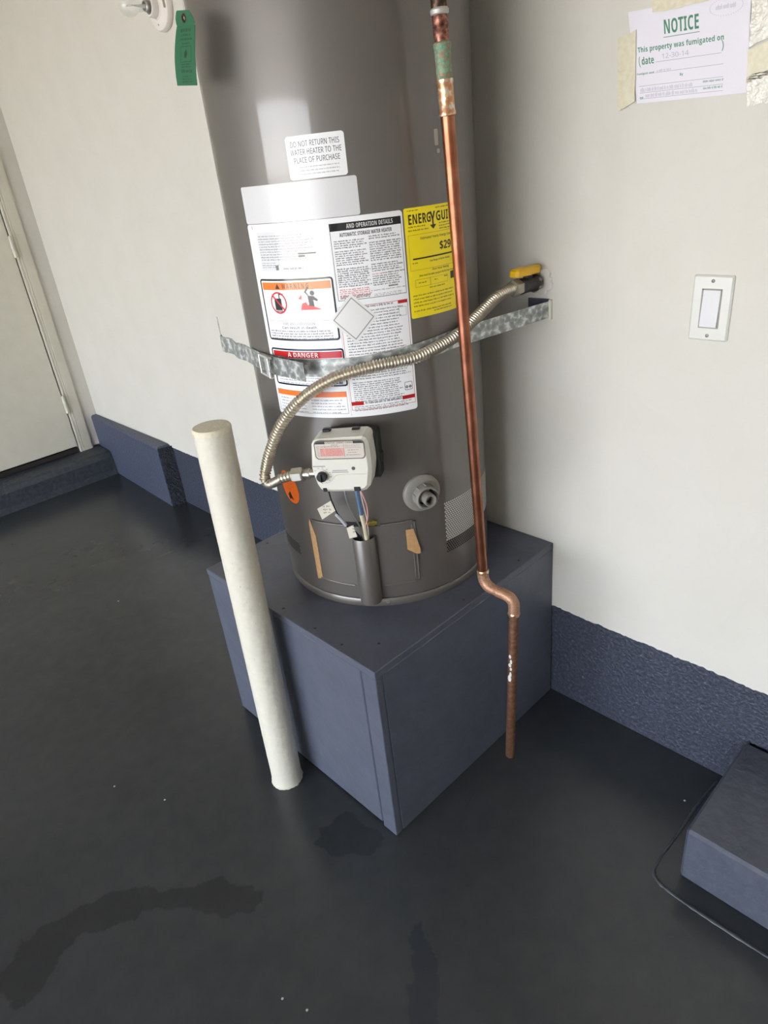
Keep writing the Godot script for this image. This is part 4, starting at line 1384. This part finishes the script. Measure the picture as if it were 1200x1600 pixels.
# ------------------------------------------------------------------ bollard
func build_bollard() -> void:
	var c := Vector3(-0.335, 0, 0.696)
	var t := thing("bollard", "cream painted steel post standing on the floor before the stand", "bollard", c)
	var m := mottled("bollard_paint", [[0.0, c8(215, 210, 193)], [0.5, c8(218, 213, 197)], [1.0, c8(221, 216, 201)]], 0.03, 0.40, 0.0, 5.0, 0.3, 0.03, 91)
	var st := st_new()
	var seg := 48
	var wob := noise(3.0, 3, 92)
	var prof := []
	for i in 61:
		prof.append(0.950 * i / 60.0)
	var lean := Vector3(-0.007, 0, -0.018)
	var f := func(i: int, k: int) -> Vector3:
		var y: float = prof[i]
		var a := TAU * (k % seg) / seg
		var r := 0.0382 + 0.0006 * wob.get_noise_3d(sin(a) * 3.0, y * 9.0, cos(a) * 3.0)
		if i == 0:
			r += 0.0015 + 0.001 * wob.get_noise_2d(k * 2.0, 7)
		return c + lean * y + Vector3(sin(a) * r, y, cos(a) * r)
	st.set_smooth_group(0)
	for i in 60:
		for k in seg:
			quad(st, f.call(i, k), f.call(i, k + 1), f.call(i + 1, k + 1), f.call(i + 1, k), f.call(i, k) - c - Vector3(0, prof[i], 0) - lean * prof[i])
	part("post", st, m, t)
	st = st_new()
	var ragged := PackedVector2Array()
	for i in 60:
		var a := TAU * i / 60.0
		ragged.append(Vector2(c.x, -c.z) + Vector2(cos(a), sin(a)) * (0.0405 + 0.003 * wob.get_noise_2d(i * 4.0, 3.0)))
	extrude(st, ragged, 0.0035, Transform3D(Basis(Vector3(1, 0, 0), Vector3(0, 0, -1), Vector3(0, 1, 0)), Vector3.ZERO), 0.001)
	part("paint_foot", st, m, t)
	st = st_new()
	for i in 26:
		var a := rng.randf_range(0.1, 2.2)
		var y := rng.randf_range(0.08, 0.93)
		var w := rng.randf_range(0.0006, 0.0012)
		var out := Vector3(sin(a), 0, cos(a))
		lathe(st, [Vector2(0.0001, -1), Vector2(0.6, -0.75), Vector2(1, 0), Vector2(0.6, 0.75), Vector2(0.0001, 1)], 8, Transform3D(Basis(out.cross(Vector3.UP) * w, Vector3.UP * w * rng.randf_range(2.0, 6.0), out * 0.0011), c + lean * y + out * 0.0379 + Vector3(0, y, 0)))
	var runs := part("paint_runs", st, m, t)
	runs.set_meta("kind", "stuff")
	st = st_new()
	lathe(st, [Vector2(0.0380, 0.946), Vector2(0.0388, 0.950), Vector2(0.0385, 0.955), Vector2(0.0365, 0.958), Vector2(0.02, 0.959), Vector2(0, 0.9595)], seg, Transform3D(Basis(), c + lean * 0.95))
	part("cap", st, mottled("cap_paint", [[0.0, c8(212, 200, 172)], [0.5, c8(224, 214, 190)], [1.0, c8(232, 224, 204)]], 0.03, 0.5, 0.0, 12.0, 0.3, 0.04, 94), t, "yellowed flat top of the post")


# ------------------------------------------------------------------ green tag
func build_tag() -> void:
	var z := 0.578
	var t := thing("green_tag", "green card tag with an eyelet hanging before the heater's upper left edge", "tag", Vector3(-0.316, 1.637, z))
	var im := sheet_of(176, 300, c8(30, 96, 62))
	var ink := c8(8, 40, 22)
	small_print(im, 44, 60, 96, 1, 20, 16, ink, 0.0)
	small_print(im, 56, 84, 76, 1, 12, 8, ink, 0.0)
	small_print(im, 46, 100, 100, 1, 12, 9, ink, 0.0)
	small_print(im, 64, 118, 64, 1, 12, 8, ink, 0.0)
	frame(im, 52, 134, 90, 66, 2, ink)
	fill_poly(im, PackedVector2Array([Vector2(84, 180), Vector2(86, 160), Vector2(102, 146), Vector2(110, 164), Vector2(100, 184)]), ink)
	small_print(im, 58, 206, 84, 2, 11, 6, ink, 0.1)
	small_print(im, 54, 230, 90, 1, 20, 15, ink, 0.0)
	small_print(im, 60, 256, 76, 1, 12, 7, ink, 0.1)
	small_print(im, 54, 268, 90, 2, 11, 7, ink, 0.1)
	var st := st_new()
	# outline with cut corners, curling a little down its length
	var rows := 14
	var left := func(k: float) -> Vector2: return Vector2(lerpf(-0.3425, -0.371, pow(k, 0.85)), lerpf(1.606, 1.529, k))
	var right := func(k: float) -> Vector2: return Vector2(lerpf(-0.2885, -0.309, pow(k, 1.5)), lerpf(1.5985, 1.521, k))
	var zz := func(k: float) -> float: return z + 0.006 * sin(k * 2.4)
	var th := 0.0007
	for i in rows:
		var a := float(i) / rows
		var b := float(i + 1) / rows
		var la: Vector2 = left.call(a)
		var ra: Vector2 = right.call(a)
		var lb: Vector2 = left.call(b)
		var rb: Vector2 = right.call(b)
		for s in [0, 1]:
			var o: float = th * s
			quad(st, Vector3(la.x, la.y, zz.call(a) + o), Vector3(ra.x, ra.y, zz.call(a) + o), Vector3(rb.x, rb.y, zz.call(b) + o), Vector3(lb.x, lb.y, zz.call(b) + o), Vector3(0, 0, 1 if s else -1), Vector2(0.0, 0.17 + 0.83 * a), Vector2(1.0, 0.17 + 0.83 * a), Vector2(1.0, 0.17 + 0.83 * b), Vector2(0.0, 0.17 + 0.83 * b))
		quad(st, Vector3(la.x, la.y, zz.call(a)), Vector3(lb.x, lb.y, zz.call(b)), Vector3(lb.x, lb.y, zz.call(b) + th), Vector3(la.x, la.y, zz.call(a) + th), Vector3(-1, 0, 0))
		quad(st, Vector3(ra.x, ra.y, zz.call(a)), Vector3(rb.x, rb.y, zz.call(b)), Vector3(rb.x, rb.y, zz.call(b) + th), Vector3(ra.x, ra.y, zz.call(a) + th), Vector3(1, 0, 0))
	# the cut top, left open round the eyelet
	var hole := Vector2(-0.3165, 1.6125)
	var top := PackedVector2Array([Vector2(-0.3425, 1.606), Vector2(-0.342, 1.6165), Vector2(-0.3345, 1.6255), Vector2(-0.2985, 1.6195), Vector2(-0.2880, 1.607), Vector2(-0.2885, 1.5985)])
	var rim := func(a: float) -> Vector2:
		var d := Vector2(cos(a), sin(a))
		for i in 6:
			var hit: Variant = Geometry2D.segment_intersects_segment(hole, hole + d * 0.1, top[i], top[(i + 1) % 6])
			if hit != null:
				return hit
		return hole + d * 0.01
	for s in [0, 1]:
		var o: float = z + th * s
		for k in 48:
			var a := TAU * k / 48.0
			var b := TAU * (k + 1) / 48.0
			var pa: Vector2 = rim.call(a)
			var pb: Vector2 = rim.call(b)
			var ha := hole + Vector2(cos(a), sin(a)) * 0.0036
			var hb := hole + Vector2(cos(b), sin(b)) * 0.0036
			quad(st, Vector3(pa.x, pa.y, o), Vector3(pb.x, pb.y, o), Vector3(hb.x, hb.y, o), Vector3(ha.x, ha.y, o), Vector3(0, 0, 1 if s else -1))
	var card := printed("green_card", im, 0.6)
	card.cull_mode = BaseMaterial3D.CULL_DISABLED
	part("card", st, card, t)
	st = st_new()
	lathe(st, [Vector2(0.0034, -0.001), Vector2(0.0062, -0.0006), Vector2(0.0062, 0.0012), Vector2(0.0050, 0.0022), Vector2(0.0036, 0.0018), Vector2(0.0034, -0.001)], 20, along(Vector3(hole.x, hole.y, z), Vector3(0, 0, 1)))
	part("eyelet", st, mat("eyelet", c8(70, 48, 34), 0.45, 0.5), t, "brown eyelet")
	# wire that carries it from the top of the heater
	st = st_new()
	tube(st, curve([Vector3(hole.x, hole.y + 0.003, z + 0.002), Vector3(hole.x, hole.y + 0.001, z - 0.003), Vector3(-0.322, 1.625, z - 0.006), Vector3(-0.330, 1.70, z - 0.012), Vector3(-0.328, 1.85, z - 0.02), Vector3(-0.32, 1.957, 0.528), Vector3(-0.32, 1.968, 0.47)], 0.006), func(_s, _i): return 0.0004, 6)
	part("wire", st, mat("tag_wire", c8(200, 196, 188), 0.4, 0.5), t)


# ------------------------------------------------------------------ lampholder and bulb
func build_lamp() -> void:
	var c := Vector3(-1.362, 1.856, 0.0)
	var white := mat("porcelain", c8(232, 224, 216), 0.3)
	var t := thing("lamp_holder", "round white porcelain lamp holder on the cream wall above the tag", "lamp holder", c)
	var xf := along(c, Vector3(0, 0, 1))
	var st := st_new()
	lathe(st, [Vector2(0.058, 0.0), Vector2(0.060, 0.003), Vector2(0.060, 0.012), Vector2(0.056, 0.018), Vector2(0.045, 0.022), Vector2(0.032, 0.024), Vector2(0.028, 0.028), Vector2(0.026, 0.044), Vector2(0.024, 0.047), Vector2(0.019, 0.047), Vector2(0.018, 0.03), Vector2(0, 0.03)], 48, xf)
	var base := part("base", st, white, t)
	st = st_new()
	bx(st, c + Vector3(0.046, 0.002, 0.0195), Vector3(0.010, 0.026, 0.007), 0.003)
	part("outlet_slot", st, mat("slot_shade", c8(150, 138, 128), 0.6), base)
	st = st_new()
	lathe(st, [Vector2(0.0028, 0), Vector2(0.0028, 0.001), Vector2(0, 0.0016)], 10, along(c + Vector3(-0.006, -0.042, 0.0225), Vector3(0, 0, 1)))
	part("screw", st, mat("zinc", c8(190, 190, 188), 0.3, 0.9), base)
	var b := thing("light_bulb", "clear glass light bulb in the porcelain lamp holder, unlit", "light bulb", c + Vector3(0, 0, 0.05))
	st = st_new()
	lathe(st, [Vector2(0, 0.033), Vector2(0.013, 0.034), Vector2(0.0135, 0.040), Vector2(0.0128, 0.0415), Vector2(0.0135, 0.044), Vector2(0.0128, 0.0455), Vector2(0.0135, 0.048), Vector2(0.0128, 0.0495), Vector2(0.0135, 0.052), Vector2(0.014, 0.058), Vector2(0.012, 0.060)], 24, xf)
	part("screw_base", st, mat("zinc", c8(190, 190, 188), 0.3, 0.9), b)
	st = st_new()
	var prof := [Vector2(0.0125, 0.058), Vector2(0.0135, 0.066)]
	for i in 15:
		var a := lerpf(-0.95, PI * 0.5, i / 14.0)
		prof.append(Vector2(maxf(cos(a) * 0.029, 0.0), 0.108 + sin(a) * 0.029))
	lathe(st, prof, 32, xf)
	var glass := mat("clear_glass", Color(0.95, 0.97, 0.97, 0.13), 0.03)
	glass.transparency = BaseMaterial3D.TRANSPARENCY_ALPHA
	part("glass", st, glass, b)
	st = st_new()
	lathe(st, [Vector2(0, 0.056), Vector2(0.006, 0.058), Vector2(0.003, 0.078), Vector2(0.0025, 0.09), Vector2(0.0008, 0.10), Vector2(0, 0.10)], 12, xf)
	part("stem", st, mat("stem_glass", c8(214, 212, 204), 0.2), b)
	st = st_new()
	for s in [-1, 1]:
		tube(st, PackedVector3Array([xf * Vector3(0.002 * s, 0.086, 0), xf * Vector3(0.011 * s, 0.112, 0)]), func(_s, _i): return 0.0004, 6)
	tube(st, curve([xf * Vector3(-0.011, 0.112, 0), xf * Vector3(-0.004, 0.116, 0.002), xf * Vector3(0.004, 0.116, 0.002), xf * Vector3(0.011, 0.112, 0)], 0.002), func(_s, _i): return 0.0005, 6)
	part("filament", st, mat("filament", c8(120, 112, 100), 0.4, 0.6), b)


# ------------------------------------------------------------------ switch
func build_switch() -> void:
	var c := Vector3(0.321, 1.088, 0.0)
	var t := thing("light_switch", "white wide-paddle light switch on the cream wall", "light switch", c)
	var white := mat("switch_plastic", c8(214, 213, 206), 0.3)
	var st := st_new()
	var plate := round_rect(0.070, 0.115, 0.003, 3)
	extrude(st, plate, 0.0065, Transform3D(Basis(), c), 0.003)
	part("plate", st, white, t)
	st = st_new()
	for s in [-1, 1]:
		bx(st, c + Vector3(s * 0.0164, 0, 0.0070), Vector3(0.0026, 0.0684, 0.0014), 0.0003)
		bx(st, c + Vector3(0, s * 0.0334, 0.0070), Vector3(0.0350, 0.0026, 0.0014), 0.0003)
	part("paddle_gap", st, mat("gap_grey", c8(150, 146, 138), 0.6), t)
	st = st_new()
	var rock := PackedVector2Array([Vector2(-0.032, 0.0), Vector2(0.032, 0.0), Vector2(0.032, 0.0048), Vector2(0.0, 0.0062), Vector2(-0.032, 0.0080)])
	extrude(st, rock, 0.0300, Transform3D(Basis(Vector3(0, -1, 0) * -1.0, Vector3(0, 0, 1), Vector3(1, 0, 0)), c + Vector3(-0.015, 0, 0.002)))
	part("paddle", st, mat("paddle_plastic", c8(203, 203, 206), 0.28), t)
	for s in [-1, 1]:
		st = st_new()
		lathe(st, [Vector2(0.0031, 0), Vector2(0.0031, 0.0008), Vector2(0.002, 0.0014), Vector2(0, 0.0015)], 14, along(c + Vector3(0, s * 0.0482, 0.0064), Vector3(0, 0, 1)))
		part("screw", st, mat("screw_grey", c8(128, 124, 118), 0.4, 0.6), t)


# ------------------------------------------------------------------ notice and its tapes
func build_notice() -> void:
	var im := sheet_of(640, 480, c8(224, 220, 228))
	var green := c8(58, 124, 92)
	var pen := c8(176, 174, 190)
	write(im, "NOTICE", 196, 70, 188, 72, green, true)
	im.fill_rect(Rect2i(190, 154, 196, 4), c8(120, 150, 140))
	write(im, "This property was fumigated on", 36, 184, 476, 38, green, true)
	write(im, "(", 36, 234, 10, 56, green)
	write(im, "date", 54, 238, 74, 40, green, true)
	write(im, ")", 500, 214, 12, 52, green)
	im.fill_rect(Rect2i(136, 272, 364, 2), c8(140, 150, 150))
	write(im, "12-30-14", 176, 236, 150, 26, pen)
	write(im, "Fumigant used", 20, 318, 104, 14, green, true)
	im.fill_rect(Rect2i(130, 326, 380, 2), c8(150, 154, 158))
	small_print(im, 140, 312, 80, 1, 14, 11, pen, 0.0)
	write(im, "By", 272, 346, 18, 16, green, true)
	for y in [388, 424, 456]:
		im.fill_rect(Rect2i(24, y, 486, 2), c8(150, 154, 158))
	small_print(im, 30, 398, 330, 1, 30, 22, pen, 0.05)
	small_print(im, 60, 430, 320, 1, 30, 22, pen, 0.05)
	small_print(im, 400, 396, 110, 1, 14, 12, green, 0.0)
	small_print(im, 400, 430, 110, 1, 14, 12, green, 0.0)
	write(im, "OF", 22, 446, 24, 12, green, true)
	for k in 40:
		var a := TAU * k / 40.0
		im.fill_rect(Rect2i(int(520 + cos(a) * 82), int(60 + sin(a) * 40), 4, 3), pen)
	small_print(im, 470, 46, 100, 1, 30, 24, pen, 0.0)
	var st := st_new()
	# the sheet, curling slightly off the wall
	var tl := Vector2(0.128, 1.561)
	var tr := Vector2(0.324, 1.5535)
	var br := Vector2(0.336, 1.419)
	var bl := Vector2(0.154, 1.426)
	var f := func(u: float, v: float, o: float) -> Vector3:
		var p := tl.lerp(tr, u).lerp(bl.lerp(br, u), v)
		return Vector3(p.x, p.y, 0.0018 + 0.0016 * sin(u * 7.0) * v + o)
	for i in 12:
		for j in 8:
			var u0 := i / 12.0
			var u1 := (i + 1) / 12.0
			var v0 := j / 8.0
			var v1 := (j + 1) / 8.0
			st.set_smooth_group(1)
			quad(st, f.call(u0, v0, 0.0), f.call(u1, v0, 0.0), f.call(u1, v1, 0.0), f.call(u0, v1, 0.0), Vector3(0, 0, 1), Vector2(u0, v0), Vector2(u1, v0), Vector2(u1, v1), Vector2(u0, v1))
			st.set_smooth_group(2)
			quad(st, f.call(u0, v0, -0.0003), f.call(u1, v0, -0.0003), f.call(u1, v1, -0.0003), f.call(u0, v1, -0.0003), Vector3(0, 0, -1))
	var paper := done("notice_paper", st, printed("notice", im, 0.55))
	tag(paper, "white paper fumigation notice printed in green, taped to the cream wall", "notice")
	var tape := mottled("old_tape", [[0.0, c8(206, 197, 168)], [0.5, c8(213, 205, 178)], [1.0, c8(219, 212, 190)]], 0.03, 0.4, 0.0, 10.0, 0.2, 0.03, 97)
	var clear := mottled("glossy_tape", [[0.0, c8(212, 206, 192)], [1.0, c8(228, 224, 214)]], 0.03, 0.15, 0.0, 10.0, 1.0, 0.02, 98)
	var strips := [
		["left", [Vector2(0.113, 1.527), Vector2(0.146, 1.534), Vector2(0.150, 1.430), Vector2(0.120, 1.418)], tape, "yellowed masking tape strip down the left edge of the notice"],
		["top", [Vector2(0.169, 1.575), Vector2(0.172, 1.5525), Vector2(0.262, 1.549), Vector2(0.262, 1.572)], tape, "yellowed masking tape strip across the top edge of the notice"],
		["right", [Vector2(0.330, 1.475), Vector2(0.334, 1.432), Vector2(0.43, 1.452), Vector2(0.43, 1.502)], tape, "upper yellowed tape strip right of the notice"],
		["upper", [Vector2(0.326, 1.556), Vector2(0.331, 1.478), Vector2(0.43, 1.510), Vector2(0.43, 1.57)], clear, "shiny clear tape above the yellowed tape right of the notice"],
		["low", [Vector2(0.333, 1.440), Vector2(0.339, 1.400), Vector2(0.42, 1.404), Vector2(0.42, 1.455)], clear, "shiny clear tape at the lower right corner of the notice"],
	]
	for s in strips:
		st = st_new()
		var poly := PackedVector2Array()
		var corners: Array = s[1]
		for i in 4:
			var a: Vector2 = corners[i]
			var b: Vector2 = corners[(i + 1) % 4]
			for k in 8:
				var p := a.lerp(b, k / 8.0)
				poly.append(p + Vector2(rng.randf_range(-1, 1), rng.randf_range(-1, 1)) * 0.0012)
		extrude(st, poly, 0.0006, Transform3D(Basis(), Vector3(0, 0, 0.0036 if s[0] in ["left", "top"] else 0.003)))
		var o := done("tape_strip", st, s[2])
		tag(o, s[3], "tape")


# ------------------------------------------------------------------ concrete step on the right
func build_step() -> void:
	var t := thing("concrete_step", "low blue-grey painted concrete step against the cream wall, at the right", "step", Vector3(1.1, 0, 0.15))
	var st := st_new()
	bx(st, Vector3(1.11, 0.0715, 0.152), Vector3(1.2, 0.143, 0.302), 0.006)
	part("block", st, mottled("step_paint", [[0.0, c8(70, 74, 85)], [0.5, c8(76, 80, 92)], [1.0, c8(83, 87, 99)]], 0.03, 0.5, 0.0, 3.0, 0.15, 0.05, 101), t)
	# ridge of thick paint on the floor round it
	st = st_new()
	var nz := noise(9.0, 3, 103)
	var ridge := []
	for p in [Vector2(0.47, 0.02), Vector2(0.468, 0.12), Vector2(0.466, 0.22), Vector2(0.464, 0.30), Vector2(0.474, 0.338), Vector2(0.52, 0.350), Vector2(0.60, 0.352), Vector2(0.75, 0.350), Vector2(0.95, 0.349)]:
		ridge.append(Vector3(p.x + 0.003 * nz.get_noise_1d(p.y * 9.0), -0.0016, p.y))
	tube(st, curve(ridge, 0.012), func(s, _i): return 0.004 + 0.0018 * nz.get_noise_1d(s * 40.0), 8)
	part("paint_ridge", st, mat("ridge_paint", c8(66, 70, 75), 0.4), t)


# ------------------------------------------------------------------ crumbs on the floor
func build_chips() -> void:
	var m := mat("chip", c8(176, 176, 172), 0.7)
	var proto: MeshInstance3D = null
	var where := {
		Vector2(-0.665, 1.02): "tiny pale paint chip on the open floor left of the bollard's foot",
		Vector2(0.08, 1.02): "tiny pale paint chip on the floor near the bottom edge, left of its pair",
		Vector2(0.13, 1.00): "tiny pale paint chip on the floor near the bottom edge, right of its pair",
		Vector2(-0.52, 0.95): "tiny pale paint chip between the bollard and the curved damp stain",
		Vector2(0.44, 0.12): "tiny pale paint chip on the floor beside the concrete step",
		Vector2(-1.52, 0.62): "tiny pale paint chip on the far floor before the broken ledge",
	}
	for p in where:
		if proto == null:
			var st := st_new()
			lathe(st, [Vector2(0.001, 0.0), Vector2(0.0026, 0.0006), Vector2(0.002, 0.0018), Vector2(0, 0.0022)], 6)
			proto = done("paint_chip", st, m)
			proto.position = Vector3(p.x, 0, p.y)
			tag(proto, where[p], "paint chip", "paint chips on the floor")
		else:
			var c: MeshInstance3D = proto.duplicate()
			c.name = numbered("paint_chip")
			add_child(c)
			c.position = Vector3(p.x, 0, p.y)
			c.rotation.y = p.x * 20.0
			tag(c, where[p], "paint chip", "paint chips on the floor")
